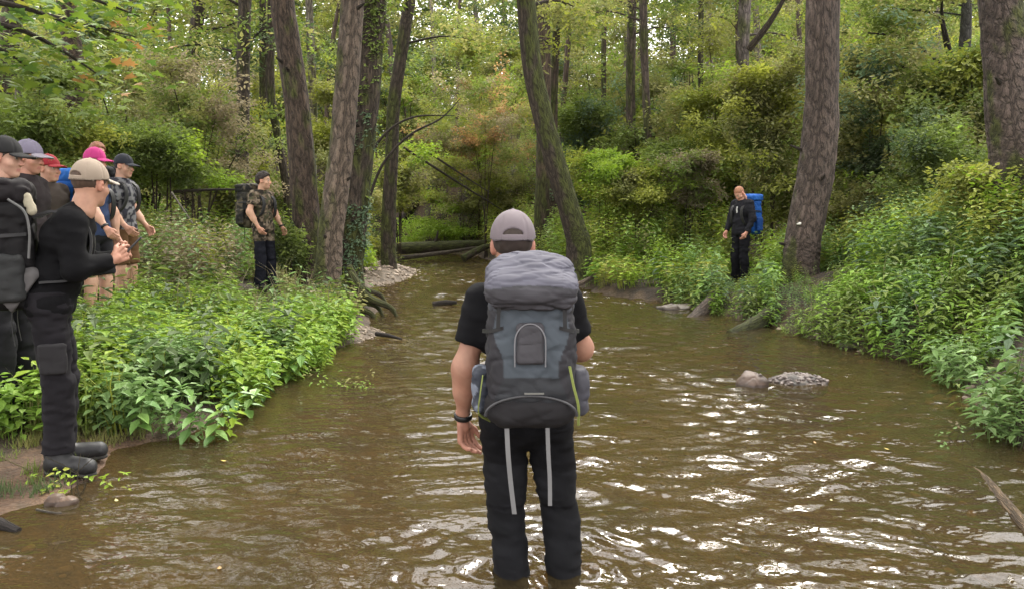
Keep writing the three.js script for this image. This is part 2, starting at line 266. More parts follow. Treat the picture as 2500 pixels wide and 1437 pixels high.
function scatter(name, parent, geo, m, list, kind = 'stuff') { // list: [x, y, z, yaw, tiltx, tiltz, scale, colour]
  const o = new THREE.InstancedMesh(geo, m, list.length); o.name = name; o.castShadow = o.receiveShadow = true;
  list.forEach((e, i) => { Q4.setFromEuler(E4.set(e[4], e[3], e[5], 'YXZ')); M4.compose(P4.set(e[0], e[1], e[2]), Q4, Array.isArray(e[6]) ? S4.set(...e[6]) : S4.setScalar(e[6])); o.setMatrixAt(i, M4); o.setColorAt(i, C4.setRGB(...e[7])); });
  if (kind) o.userData.kind = kind; parent.add(o); return o;
}
/** leaves filling blobs [x, y, z, rx, ry, rz] given relative to parent */
function foliage(name, parent, blobs, count, pals, { size = 1, geo = SPRIGS[Math.floor(rnd() * 3)], m = leafMat, gap = 0.42, gf = 1.1, open = 0 } = {}) {
  const vol = blobs.map(b => Math.pow(b[3] * b[4] * b[5], 0.75)), total = vol.reduce((a, b) => a + b, 0), list = [], o = parent.position;
  for (let tries = 0; list.length < count && tries < count * 6; tries++) {
    let k = 0, u = rnd() * total; while (k < blobs.length - 1 && (u -= vol[k]) > 0) k++;
    const b = blobs[k], th = rr(0, 6.28), cz = rr(-1, 1), sz = Math.sqrt(1 - cz * cz), r = Math.pow(rnd(), 0.45) * (1 + 0.5 * Math.pow(rnd(), 3));
    const x = b[0] + b[3] * r * sz * Math.cos(th), y = b[1] + b[4] * r * cz, z = b[2] + b[5] * r * sz * Math.sin(th);
    if (fbm((x + o.x) * gf, (y + o.y) * gf * 1.3, (z + o.z) * gf, 2) < gap) continue;
    if (y + o.y < height(x + o.x, z + o.z) + 0.05) continue;
    if (open && y + o.y > 5) { const d = Math.max(0, -(z + o.z)), c = d < 15 ? (leftEdge(d) + rightEdge(d)) / 2 : 0; if (Math.abs(x + o.x - c) < open + 0.11 * Math.max(0, d - 12) + 1.2 * (noise3(x + o.x, y, z + o.z) - 0.5)) continue; } // gap cut in the crowns over stream and straight ahead, for sky reflections
    list.push([x, y, z, rr(0, 6.28), rr(-0.5, 0.5), rr(-0.5, 0.5), size * rr(0.7, 1.3), pick(pals, x + o.x, y + o.y, z + o.z)]);
  }
  return scatter(name, parent, geo, m, list);
}

// ---------------------------------------------------------------- trees
const GREY = [0.155, 0.122, 0.11], BROWN = [0.13, 0.095, 0.075], DARK = [0.095, 0.075, 0.06], PALE = [0.32, 0.29, 0.25], MOSS = [0.095, 0.12, 0.022];
const barkColour = (base, moss = 0, side = [0, 0, 0], reach = 3) => (x, y, z, nx, ny, nz, along) => {
  const n = fbm(x * 2.3 + 9, y * 0.8, z * 2.3, 3), j = 0.55 + 0.9 * n; let c = [base[0] * j, base[1] * j, base[2] * j];
  if (moss) { const k = sstep(0.5, 0.66, fbm(x * 6, y * 3, z * 6, 3) + moss * (0.3 * (nx * side[0] + ny * side[1] + nz * side[2]) + 0.2 - 0.13 * along / reach)); c = mix3(c, MOSS, k * 0.85); }
  return c;
};
/** pts: [px, py, width in px] from the base upward in the photograph, at depth d; the trunk goes on to `top` metres */
function tree(name, label, { pts, d, top = 17, base = GREY, moss = 0, side, reach, group, radial = 14, steps = 40, ridge = 0, flare = 0.35, crown = ['green', 'olive'], leaves = 700, crownR = 3.2, lean = [0, 0], limbs = 4, sink = 0.25, crownFrom = 0.5, dd = 0, leafSize = 2 }) {
  const w = pts.map(([px, py, wp], i) => { const p = at(px, py, d + dd * i), s = FOCAL / (d + dd * i); return { p, r: wp / s / 2 }; });
  const first = w[0], g0 = height(first.p.x, first.p.z);
  const foot = V(first.p.x, g0 - sink, first.p.z), root = thing(name, label, 'tree', V(first.p.x, g0, first.p.z), group);
  const path = first.p.y - foot.y > 0.15 ? [{ p: foot, r: first.r * 1.04 }, ...w] : [{ p: V(first.p.x, Math.min(foot.y, first.p.y - 0.2), first.p.z), r: first.r }, ...w];
  const last = w[w.length - 1], prev = w[w.length - 2], up = last.p.clone().sub(prev.p).normalize();
  const n = 4, h0 = last.p.y, rise = Math.max(1, g0 + top - h0);
  for (let i = 1; i <= n; i++) path.push({ p: last.p.clone().add(V(up.x / Math.max(0.5, up.y) * rise * i / n * 0.6 + lean[0] * i / n, rise * i / n, lean[1] * i / n + rr(-0.15, 0.15))), r: Math.max(0.03, last.r * (1 - 0.8 * i / n)) });
  path.forEach(q => q.p.sub(root.position));
  const o = root.position;
  part('trunk', limbGeo(path, radial, { steps, ridge, flare, colour: (x, y, z, ...r) => barkColour(base, moss, side, reach)(x + o.x, y + o.y, z + o.z, ...r) }), barkMat, root);
  if (leaves) {
    const topP = path[path.length - 1].p, blobs = [], yc = Math.max(h0 - o.y + 0.8, top * crownFrom);
    const on = y => { for (let i = 1; i < path.length; i++) if (path[i].p.y >= y) { const a = path[i - 1].p, b = path[i].p; return a.clone().lerp(b, (y - a.y) / Math.max(0.01, b.y - a.y)); } return topP.clone(); };
    for (let i = 0; i < limbs; i++) {
      const y = lerp(yc, top * 0.92, (i + rr(0.1, 0.6)) / limbs), a = on(y), ang = rr(0, 6.28), L = crownR * rr(0.55, 1) * lerp(1, 0.6, i / limbs), e = a.clone().add(V(Math.cos(ang) * L, L * rr(0.3, 0.7), Math.sin(ang) * L));
      part('branch', limbGeo([{ p: a, r: last.r * 0.42 }, { p: a.clone().lerp(e, 0.5).add(V(0, -0.15 * L * 0.5, 0)), r: last.r * 0.27 }, { p: e, r: 0.015 }], 6, { steps: 7, colour: () => base }), barkMat, root);
      blobs.push([e.x, e.y, e.z, crownR * 0.55, crownR * 0.42, crownR * 0.55]);
    }
    blobs.push([topP.x, topP.y - 0.3, topP.z, crownR * 0.7, crownR * 0.7, crownR * 0.7]);
    const low = [], yf = h0 - o.y; // a few boughs hang down into the picture
    for (let i = 0; i < (d > 14 ? 3 : 0); i++) { const a = on(yf - rr(-0.4, 1.3)), ang = rr(0, 6.28), L = rr(0.9, 2.3), e = a.clone().add(V(Math.cos(ang) * L, rr(-0.2, 0.5), Math.sin(ang) * L)); part('branch', limbGeo([{ p: a, r: last.r * 0.25 }, { p: a.clone().lerp(e, 0.5).add(V(0, 0.18, 0)), r: last.r * 0.15 }, { p: e, r: 0.008 }], 6, { steps: 7, colour: () => base }), barkMat, root); low.push([lerp(a.x, e.x, 0.75), lerp(a.y, e.y, 0.75), lerp(a.z, e.z, 0.75), L * 0.5, 0.4, L * 0.5]); }
    if (low.length) foliage('hanging_leaves', root, low, d > 16 ? 80 : 45, crown, { size: d > 16 ? 1.15 : 0.9, gap: 0.36 });
    foliage('crown', root, blobs, Math.round(leaves * 0.2), crown, { size: leafSize, gap: 0.4, gf: 0.5, open: 2.6 });
  }
  if (ridge > 0.0105) for (let i = 0; i < 4; i++) { // broken-off branch stubs
    const k = 1 + Math.floor(rnd() * (w.length - 1)), a = path[k], b = path[k + 1], t = rnd(), p = a.p.clone().lerp(b.p, t), r = lerp(a.r, b.r, t), th = rr(0, 6.28), v = V(Math.cos(th), rr(0.2, 0.7), Math.sin(th)).normalize();
    part('branch_stub', limbGeo([{ p: p.clone().addScaledVector(v, r * 0.6), r: 0.032 }, { p: p.clone().addScaledVector(v, r + 0.05), r: 0.026 }, { p: p.clone().addScaledVector(v, r + rr(0.08, 0.22)), r: 0.012 }], 7, { steps: 5, colour: () => DARK }), barkMat, root);
  }
  return { root, path };
}
const RIGHT = tree('tree', 'thick grey-brown trunk on the right bank beside the royal blue backpack', { pts: [[1955, 640, 84], [1962, 590, 84], [1990, 430, 82], [2006, 250, 76], [2010, 0, 72]], d: 12, base: GREY, moss: 0.7, side: [-1, 0.1, 0.1], reach: 1.4, radial: 56, steps: 190, ridge: 0.014, flare: 0.42, top: 19, leaves: 1500, crownR: 4 });
{ // white bracket fungi low on that trunk
  const { root } = RIGHT;
  for (const [px, py, w] of [[1951, 547, 0.036], [1962, 541, 0.022], [1975, 531, 0.03]]) { const p = at(px, py, 11.78).sub(root.position), g = nets((x, y, z) => smin(ell(x, y, z, w, w * 0.42, w * 0.8), ell(x - w * 0.5, y - w * 0.4, z, w * 0.5, w * 0.35, w * 0.5), 0.02), [-0.12, -0.1, -0.1], [0.12, 0.12, 0.1], 0.012); const f = part('bracket_fungus', g, mat(0.72, 0.7, 0.64, 0.8), root); f.position.copy(p); f.userData.label = 'whitish bracket fungus low on the trunk'; }
}
tree('tree', 'thick grey trunk at the right edge of the photo, rising behind the undergrowth', { pts: [[2482, 420, 110], [2472, 320, 104], [2458, 150, 96], [2444, 0, 92]], d: 9.2, base: [0.15, 0.118, 0.11], radial: 56, steps: 150, ridge: 0.013, top: 18, leaves: 1200, crownR: 3.8, moss: 0.3, side: [1, 0, 0] });
const CLUSTER = 'alders growing together on the left bank';
tree('tree', 'brown leaning trunk, left one of the three alders on the left bank', { pts: [[752, 640, 70], [748, 560, 66], [738, 400, 62], [716, 200, 56], [688, 0, 52]], d: 12.6, base: BROWN, radial: 44, steps: 170, ridge: 0.012, moss: 0.35, side: [1, 0, 0.3], reach: 2, top: 18, leaves: 1300, crownR: 3.6, group: CLUSTER, crown: ['green', 'yellow'] });
const MID = tree('tree', 'light grey mossy-footed trunk, middle one of three alders on the left bank', { pts: [[786, 775, 66], [796, 700, 72], [806, 590, 60], [826, 420, 58], [846, 200, 54], [860, 0, 50]], d: 11.4, base: [0.205, 0.163, 0.135], radial: 48, steps: 190, ridge: 0.011, moss: 1, side: [-1, 0.1, 0.1], reach: 2.6, flare: 0.22, top: 17, leaves: 1200, crownR: 3.4, group: CLUSTER, crown: ['green', 'olive'] });
const IVY = tree('tree', 'dark ivy-clad trunk, right one of the three alders on the left bank', { pts: [[846, 690, 80], [852, 640, 70], [868, 500, 62], [888, 300, 60], [902, 120, 60], [912, 0, 58]], d: 12.9, base: DARK, radial: 40, steps: 150, ridge: 0.012, moss: 0.5, side: [1, 0, 0], top: 17, leaves: 1200, crownR: 3.4, group: CLUSTER, crown: ['dark', 'green'] });
{ // ivy leaves up the dark trunk
  const list = [], { root, path } = IVY;
  for (let i = 0; i < 1700; i++) { const k = 1 + Math.floor(rnd() * 5), t = rnd(), a = path[k], b = path[k + 1], p = a.p.clone().lerp(b.p, t), r = lerp(a.r, b.r, t), th = rr(0, 6.28); if (fbm(p.x * 3 + Math.cos(th), p.y * 1.6, Math.sin(th), 2) < 0.44) continue; list.push([p.x + Math.cos(th) * (r + rr(0, 0.08)), p.y, p.z + Math.sin(th) * (r + rr(0, 0.08)), -th + 1.57 + rr(-0.7, 0.7), rr(0.3, 1.2), rr(-0.4, 0.4), rr(0.45, 0.9), pick(['dark', 'green', 'teal'], p.x, p.y, p.z)]); }
  scatter('ivy', root, sprigGeo(3, 0.075, 0.07, 0.05), glossLeafMat, list);
}
const CURVED = tree('tree', 'dark trunk bending to the left with moss along its right side, behind the wading man', { pts: [[1412, 592, 56], [1404, 560, 54], [1372, 450, 50], [1334, 320, 47], [1302, 180, 45], [1284, 0, 42]], d: 17, base: DARK, radial: 40, steps: 140, ridge: 0.014, moss: 1.1, side: [1, 0.1, 0.2], reach: 9, flare: 0.3, top: 17, leaves: 1200, crownR: 3.6, crown: ['olive', 'yellow'] });
{ const m = [
  ['straight brown trunk with a fork, just behind the bending mossy tree', [[1322, 550, 36], [1326, 400, 34], [1328, 200, 34], [1324, 0, 32]], 21, BROWN],
  ['thin dark trunk right of the fork behind the bending mossy tree', [[1350, 480, 22], [1352, 250, 20], [1362, 0, 16]], 23, BROWN],
  ['thin straight reddish brown trunk left of the two close parallel trunks', [[1474, 380, 13], [1474, 200, 12], [1476, 0, 11]], 26, BROWN],
  ['grey trunk, left one of the two close parallel trunks', [[1542, 400, 23], [1540, 200, 22], [1543, 0, 20]], 23, GREY],
  ['grey trunk leaning slightly, right one of the two close parallel trunks', [[1586, 420, 20], [1576, 200, 18], [1570, 0, 18]], 22, GREY],
  ['slim dark trunk between the two parallel trunks and the grey trunk near the top', [[1714, 360, 14], [1711, 200, 13], [1712, 0, 12]], 24, DARK],
  ['light grey trunk near the top right of centre with a slanting branch', [[1812, 330, 30], [1814, 160, 29], [1819, 0, 28]], 21, [0.23, 0.2, 0.2]],
  ['straight dark trunk left of the man in camouflage clothes', [[590, 470, 32], [592, 300, 31], [594, 150, 30], [596, 0, 30]], 17.5, DARK],
  ['slim dark trunk, left one of a pair behind the leaning brown alder', [[640, 330, 18], [642, 200, 18], [640, 0, 16]], 20, DARK],
  ['slim dark crooked trunk, right one of a pair behind the leaning brown alder', [[700, 470, 18], [676, 330, 18], [660, 220, 20], [662, 0, 17]], 19, DARK],
  ['pale slim trunk showing between the leaning brown and the light grey alder', [[762, 480, 20], [764, 260, 20], [756, 60, 18]], 24, PALE],
  ['dark gnarled trunk bending right above the group of hikers', [[142, 400, 44], [156, 330, 46], [178, 240, 46], [178, 160, 44], [160, 0, 40]], 13.5, BROWN],
  ['brown trunk at the left edge of the photo above the black cap', [[-10, 320, 48], [8, 180, 46], [26, 60, 44], [30, 0, 42]], 12.5, [0.13, 0.1, 0.085]],
  ['pale thin trunk near the left edge of the photo', [[42, 330, 15], [44, 200, 14], [46, 60, 13]], 18, PALE],
  ['dark trunk in the shade right of the ivy-clad alder, forking near the top', [[948, 560, 34], [956, 380, 32], [962, 250, 30], [990, 60, 28], [1000, 0, 26]], 19, DARK],
  ['short dark trunk beside arching stems, right of the thick right bank trunk', [[2344, 340, 34], [2350, 200, 30], [2356, 110, 26], [2362, 0, 20]], 17, [0.06, 0.06, 0.055]],
  ['slim grey trunk showing between the thick right bank trunk and the arching stems', [[2212, 330, 14], [2214, 150, 13], [2216, 0, 13]], 26, GREY],
  ['dark upright trunk high at the upper left behind the hanging maple leaves', [[455, 330, 30], [470, 150, 30], [486, 0, 30]], 20, DARK],
  ['white birch stem in the background left of the two parallel trunks', [[1394, 300, 10], [1394, 150, 10], [1396, 0, 9]], 34, [0.55, 0.55, 0.55]],
];
  for (const [label, pts, d, base] of m) tree('tree', label, { pts, d, base, ridge: 0.008, radial: 20, steps: 70, moss: base === DARK || base === BROWN ? 0.4 : 0.15, side: [-0.6, 0.2, 0.3], reach: 4, leaves: 750, crownR: 3, top: rr(14, 19), crown: rnd() < 0.5 ? ['green', 'olive', 'yellow'] : ['dark', 'green', 'olive'] }); }
// unseen trees added behind and beside the camera so their crowns shade the foreground
for (const [x, z, h] of [[-5.5, 1.5, 16], [5.2, 0.5, 17], [-1.2, 6.5, 18], [3.4, 5.5, 16], [-6.8, -2.6, 15], [6.6, -4.2, 16]]) {
  const g = height(x, z), root = thing('added_shade_tree', 'unseen alder added to shade the near stream', 'tree', V(x, g, z), 'unseen alders added for shade around the camera'), b = [];
  part('trunk', limbGeo([{ p: V(0, -0.3, 0), r: 0.24 }, { p: V(0.1, 4, 0), r: 0.2 }, { p: V(-0.1, 9, 0.1), r: 0.15 }, { p: V(0, h, 0), r: 0.04 }], 14, { steps: 30, ridge: 0.008, flare: 0.3, colour: barkColour(GREY) }), barkMat, root);
  for (let i = 0; i < 6; i++) { const a = rr(0, 6.28), L = rr(2, 3.6), y = lerp(6.5, h - 1, i / 5), e = V(Math.cos(a) * L, y + L * 0.4, Math.sin(a) * L); part('branch', limbGeo([{ p: V(0, y, 0), r: 0.07 }, { p: V(e.x * 0.5, y + L * 0.15, e.z * 0.5), r: 0.05 }, { p: e, r: 0.015 }], 6, { steps: 7, colour: () => GREY }), barkMat, root); b.push([e.x, e.y, e.z, 1.9, 1.2, 1.9]); }
  foliage('crown', root, b, 620, ['green', 'olive'], { size: 2 });
}
const zone = px => ['behind the hikers on the left', 'behind the man in camouflage', 'behind the three alders', 'beyond the far bend of the stream', 'behind the bending mossy tree', 'behind the two close parallel trunks', 'left of the thick right bank trunk', 'right of the thick right bank trunk', 'near the trunk at the right edge'][[320, 650, 930, 1250, 1480, 1700, 1960, 2300, 9999].findIndex(v => px < v)];
// far trunks standing deep in the wood
for (let i = 0; i < 46; i++) {
  const d = rr(26, 52), px = lerp(-100, 2600, (i + rr(0.1, 0.9)) / 46), g = at(px, 500, d), y0 = height(g.x, -d), wpx = rr(0.16, 0.36) * FOCAL / d, ln = rr(-40, 40);
  const py = HORIZON - (y0 - EYE) * FOCAL / d; if (g.x > leftEdge(d) - 1 && g.x < rightEdge(d) + 1) continue;
  const bark = rnd() < 0.35 ? PALE : rnd() < 0.5 ? GREY : BROWN, lk = bark === PALE ? 'pale' : bark === GREY ? 'grey' : 'brown';
  tree('far_tree', `${wpx > 13 ? 'stout' : 'thin'} ${lk} far trunk ${ln > 14 ? 'leaning right' : ln < -14 ? 'leaning left' : 'upright'} ${zone(px)}`, { pts: [[px, py, wpx], [px + ln * 0.4, py - 250, wpx * 0.9], [px + ln, -20, wpx * 0.75]], d, base: bark, radial: 9, steps: 18, ridge: 0.006, leaves: 420, crownR: 3, top: rr(13, 20), limbs: 3, group: 'slim trunks far back in the wood', crown: rnd() < 0.5 ? ['green', 'olive', 'yellow'] : ['dark', 'green'], leafSize: 2.4 });
}

// ---------------------------------------------------------------- shrubs and young trees
function shrub(name, label, category, { px, py, d, rx, ry, n, pals, stems = 4, stemR = 0.02, group, size = 1.15, lobes = 13, gap = 0.42, stemC = BROWN, m }) {
  const c = at(px, py, d), h = height(c.x, c.z), s = FOCAL / d, RX = rx / s, RY = ry / s, root = thing(name, label, category, V(c.x, h, c.z), group), blobs = [];
  for (let i = 0; i < lobes; i++) { const a = i * 2.4 + rr(-0.4, 0.4), q = Math.sqrt(i / lobes) * rr(0.5, 1.4), v = rr(-0.9, 0.7) + rr(-0.25, 0.35), f = 1 - 0.25 * Math.abs(v), rb = rr(0.14, 0.42); blobs.push([Math.cos(a) * RX * q * f, c.y - h + RY * v, Math.sin(a) * RX * q * f, RX * rb, RY * rb * rr(0.45, 0.8), RX * rb]); }
  for (let i = 0; i < stems; i++) { const b = blobs[i % lobes], x0 = rr(-0.15, 0.15), z0 = rr(-0.15, 0.15); part('stem', limbGeo([{ p: V(x0, -0.15, z0), r: stemR }, { p: V(lerp(x0, b[0], 0.35), b[1] * 0.5, lerp(z0, b[2], 0.35)), r: stemR * 0.8 }, { p: V(b[0], b[1] + b[4] * 0.5, b[2]), r: stemR * 0.3 }], 6, { steps: 9, colour: () => stemC }), barkMat, root); }
  const shoots = []; // leaves strung along arching shoots give the bush its ragged outline
  for (let i = 0; i < n * 0.6;) {
    const b = blobs[Math.floor(rnd() * lobes)], a = rr(0, 6.28), u = rr(-0.6, 1), fr = rnd() < 0.55 ? rr(1.4, 3.1) : rr(0.5, 1.4), e = V(b[0] + Math.cos(a) * b[3] * fr, b[1] + b[4] * u * fr * 1.2, b[2] + Math.sin(a) * b[5] * fr), s = V(b[0] * 0.4, Math.max(0.1, b[1] - b[4] * 1.6), b[2] * 0.4), q = s.clone().lerp(e, 0.55).add(V(0, e.distanceTo(s) * 0.16, 0)), k = 8 + Math.floor(rnd() * 14), col = pick(pals, e.x + c.x, e.y + h, e.z + c.z);
    for (let j = 0; j < k; j++, i++) { const t = lerp(0.35, 1, j / k), w = 1 - t, x = s.x * w * w + 2 * q.x * w * t + e.x * t * t + rr(-0.12, 0.12), y = s.y * w * w + 2 * q.y * w * t + e.y * t * t + rr(-0.1, 0.1), z = s.z * w * w + 2 * q.z * w * t + e.z * t * t + rr(-0.12, 0.12), v = rr(0.8, 1.2); if (y + h < height(x + c.x, z + c.z) + 0.05) continue; shoots.push([x, y, z, rr(0, 6.28), rr(-0.6, 0.6), rr(-0.6, 0.6), size * rr(0.55, 1.1), rnd() < 0.7 ? col.map(o => o * v) : pick(pals, x + c.x, y + h, z + c.z)]); }
  }
  scatter('foliage', root, SPRIGS[Math.floor(rnd() * 3)], m ?? leafMat, shoots);
  foliage('foliage', root, blobs, Math.round(n * 0.1), pals, { size, gap, ...(m ? { m } : {}) }); return root;
}
const S = (label, px, py, d, rx, ry, n, pals, extra = {}) => shrub(extra.name ?? 'shrub', label, extra.category ?? 'shrub', { px, py, d, rx, ry, n, pals, ...extra });
S('rusty orange-leaved shrub on the slope left of the bending mossy tree', 1185, 310, 27, 150, 160, 2300, ['olive', 'yellow', 'rust', 'olive', 'dry', 'green'], { size: 0.9 });
S('yellowing shrub above the rusty orange one on the far slope', 1170, 190, 31, 150, 190, 2600, ['yellow', 'olive', 'green'], { size: 1.1 });
S('blue-green bush right behind the bending mossy tree', 1425, 370, 24, 75, 150, 2300, ['teal', 'green'], {});
S('bright yellow-green bush at the foot of the two parallel trunks', 1475, 420, 19.5, 90, 65, 1800, ['bright', 'yellow'], { size: 0.9 });
S('bright lime-green bush beside the stream at the foot of the ivy-clad alder', 880, 622, 17.5, 26, 24, 260, ['bright'], { size: 0.7, stems: 2 });
S('dry brown twiggy bush behind the hikers left of the man in camouflage', 470, 300, 15.5, 150, 170, 2000, ['dry', 'olive', 'green', 'dry'], { size: 0.8, gap: 0.46, stems: 9 });
S('low bright green bush behind the hikers on the left', 390, 390, 13.5, 130, 90, 1900, ['green', 'bright', 'green'], { size: 0.85 });
S('yellow-green bush at the left edge behind the black cap', 80, 290, 12, 150, 150, 2400, ['yellow', 'green'], { size: 0.85 });
S('olive bush between the straight dark trunk and the pair of slim dark trunks', 560, 390, 18.5, 100, 150, 2000, ['olive', 'yellow', 'green'], {});
S('leafy bush behind the three alders', 820, 400, 21, 140, 200, 2500, ['green', 'olive', 'yellow'], {});
S('drooping leafy bush over the stream bend right of the ivy-clad alder', 975, 430, 24, 80, 90, 900, ['olive', 'yellow', 'bright'], {});
S('yellow-green bush on the slope above the mossy fallen log', 1130, 440, 31, 160, 80, 2300, ['yellow', 'olive', 'bright'], { size: 1.1 });
S('bright green low growth on the bank behind the mossy fallen log', 1090, 568, 32, 140, 24, 1600, ['bright'], { size: 0.9, stems: 2 });
S('broad olive bush behind the right bank man', 1720, 380, 21, 140, 150, 2600, ['olive', 'yellow', 'green'], {});
S('dry-leaved bush left of the right bank man', 1690, 430, 18.5, 80, 70, 1300, ['olive', 'dry', 'green'], { size: 0.9 });
S('yellow-green leafy bush left of the thick right bank trunk', 1880, 330, 17.5, 110, 200, 2800, ['yellow', 'olive', 'green'], {});
S('bush behind the thick right bank trunk with dark and yellow leaves', 2130, 330, 16, 130, 200, 3000, ['yellow', 'olive', 'dark'], {});
S('dark shrub on the right slope beside the trunk at the edge', 2290, 420, 12, 110, 110, 1100, ['dark', 'green', 'nettle'], { size: 0.8 });
S('bright green shrub on the right slope in front of the edge trunk', 2430, 430, 9.3, 120, 100, 800, ['green', 'bright', 'yellow'], { size: 0.75, stems: 8 });
S('leafy shrub left of the trunk at the right edge', 2330, 300, 14, 120, 190, 2700, ['yellow', 'green', 'olive'], {});
S('bush on the right bank left of the dry-leaved one', 1560, 470, 19, 90, 55, 1400, ['olive', 'yellow', 'bright'], { size: 0.85 });
S('dark leafy bush over the far bend behind the cap of the wading man', 1240, 490, 31, 80, 60, 800, ['olive', 'yellow'], {});
S('low bush at the foot of the leaning brown alder', 700, 590, 12.2, 50, 60, 600, ['dark', 'green', 'olive'], { size: 0.65 });
for (let i = 0; i < 104; i++) { // young trees filling the wood
  const d = rr(19, 46), px = lerp(-150, 2650, (i * 0.618034) % 1), g = at(px, 400, d), h = height(g.x, -d); if (g.x > leftEdge(d) - 2.2 && g.x < rightEdge(d) + 2.2) continue;
  const H = rr(2.2, 7.6), s = FOCAL / d, pyTop = HORIZON - (h + H - EYE) * s, pyLow = HORIZON - (h + H * rr(0.1, 0.3) - EYE) * s;
  S(`${H > 6 ? 'tall' : H > 4 ? 'middling' : 'low'} ${['yellow-green', 'dark green', 'bright yellowish', 'bluish green', 'dry olive'][i % 5]} young tree ${d > 33 ? 'far back' : 'in the undergrowth'} ${zone(px)}`, px, (pyTop + pyLow) / 2, d, rr(1.5, 3.2) * s, (pyLow - pyTop) / 2, 680, [['green', 'olive', 'yellow'], ['dark', 'green', 'olive', 'green'], ['yellow', 'olive', 'bright'], ['teal', 'green', 'olive'], ['olive', 'green', 'dry', 'yellow']][i % 5], { name: 'young_tree', category: 'tree', group: 'young trees in the undergrowth', size: 1.4, stems: 7, stemR: 0.032, lobes: 14 });
}
{ // the wood beyond, one mass of leaves
  const list = [];
  for (let i = 0; i < 42000; i++) { const d = rr(44, 80), x = rr(-0.85, 0.85) * d, y = height(x, -d) + Math.pow(rnd(), 1.2) * 19; if (fbm(x * 0.3, y * 0.35, d * 0.12, 3) < 0.40 + 0.005 * Math.max(0, y - 6) + (Math.abs(x) < 0.13 * d ? 0.004 * Math.max(0, y - 9) : 0) - 0.005) continue; list.push([x, y, -d, rr(0, 6.28), rr(-0.6, 0.6), rr(-0.6, 0.6), rr(1.4, 2.8), pick(['green', 'olive', 'dark', 'yellow'], x * 0.4, y * 0.4, d * 0.4)]); }
  tag(scatter('distant_forest', scene, FAR_SPRIGS[0], leafMat, list), 'mass of leaves of the wood far behind the stream', 'forest', null, 'stuff');
}

// ---------------------------------------------------------------- undergrowth on the banks
function plantGeo(h, n, len, wid, droop, twist = 1.57) {
  const out = [], top = V(rr(-0.05, 0.05), h, rr(-0.05, 0.05));
  for (let i = 0; i < n; i++) { const t = 0.22 + 0.78 * (i + 0.6) / n, y = t * h, L = len * (t > 0.85 ? 0.6 : 1) * rr(0.85, 1.15); for (const s of [0, Math.PI]) { const a = i * twist + s + rr(-0.35, 0.35), dir = V(Math.cos(a), rr(-0.25, 0.35), Math.sin(a)).normalize(); leafTris(out, V(top.x * t + dir.x * 0.02, y, top.z * t + dir.z * 0.02), dir, V(0, 1, 0), L, wid * L / len, 0.22, droop * rr(0.6, 1.5)); } }
  for (let s = 0; s < 3; s++) { const a = s * 2.09, b = a + 2.09, r = 0.004; out.push(Math.cos(a) * r, 0, Math.sin(a) * r, Math.cos(b) * r, 0, Math.sin(b) * r, top.x, top.y, top.z); }
  return finish(out);
}
const NETTLES = [0, 1, 2].map(() => plantGeo(0.46, 6, 0.095, 0.055, 0.25)), HERBS = [0, 1].map(() => plantGeo(0.34, 5, 0.075, 0.05, 0.15, 2.4)), BALSAM = [0, 1].map(() => plantGeo(0.55, 6, 0.12, 0.05, 0.35));
const TALL = [0, 1, 2].map(() => plantGeo(0.95, 13, 0.1, 0.052, 0.28, 1.9));
const PEOPLE_AT = []; // [x, d, radius] kept clear of plants; filled here because plants come before people
PEOPLE_AT.push([-2.6, 4.5, 0.42], [-3.43, 5.25, 0.3], [-3.85, 6.2, 0.3], [-3.93, 12.2, 0.3], [4.55, 15.5, 0.5], [4.4, 14.8, 0.5], [4.17, 14.2, 0.5], [4.0, 13.5, 0.45], [-3.8, 11.7, 0.45], [-4.3, 8, 0.25], [-4.55, 9.2, 0.25]);
const blocked = (x, d, k = 1) => PEOPLE_AT.some(p => Math.hypot(x - p[0], d - p[1]) < p[2] * k);
function cover(name, label, n, where, geos, pals, size, m = glossLeafMat, minH = 0.02) {
  const lists = geos.map(() => []); let c = 0;
  for (let i = 0; i < n * 8 && c < n; i++) { const [x, d] = where(); const h = height(x, -d); if (h < minH || blocked(x, d) || Math.hypot((x + 3.2) / 2, (d - 20) / 5.5) < 1) continue; const low = (Math.abs(x / d - 0.293) < 0.028 && d > 11.2 && d < 15.8) || (Math.abs(x / d + 0.325) < 0.03 && d > 8.8 && d < 12) || (Math.abs(x / d - 0.372) < 0.035 && d > 9.6 && d < 12.4) ? 0.42 : 1; if (fbm(x * 1.3 + 7, d * 1.3, 3, 2) < 0.39) continue; const k = Math.floor(rnd() * geos.length); lists[k].push([x, h - 0.02, -d, rr(0, 6.28), rr(-0.22, 0.22), rr(-0.22, 0.22), low * size * rr(0.65, 1.25), pick(pals, x * 1.6, h, d * 1.6)]); c++; }
  lists.forEach((l, k) => l.length && tag(scatter(numbered(name), scene, geos[k], m, l), label, 'plants', null, 'stuff'));
}
const leftStrip = (d0, d1, q0, q1) => () => { const d = rr(d0, d1); return [leftEdge(d) - rr(q0, q1) + 0.12, d]; }, rightStrip = (d0, d1, q0, q1) => () => { const d = rr(d0, d1); return [rightEdge(d) + rr(q0, q1) - 0.12, d]; };
cover('nettle_patch', 'dense bright green nettles covering the left bank', 2300, () => { const d = rr(5, 9.2); return [leftEdge(d) - rr(lerp(-0.16, 0.25, sstep(6.8, 8.6, d)), 2.6) + 0.12, d]; }, NETTLES, ['nettle', 'bright', 'nettle', 'bright', 'mint'], 0.85, glossLeafMat, -0.06);
cover('nettle_patch', 'dense bright green nettles covering the left bank', 800, leftStrip(4.7, 7, 0.5, 3.2), NETTLES, ['nettle', 'green', 'mint'], 0.8);
cover('nettle_patch', 'dense bright green nettles covering the left bank', 500, leftStrip(8.8, 10.6, 0.55, 2.6), NETTLES, ['nettle', 'bright'], 0.75);
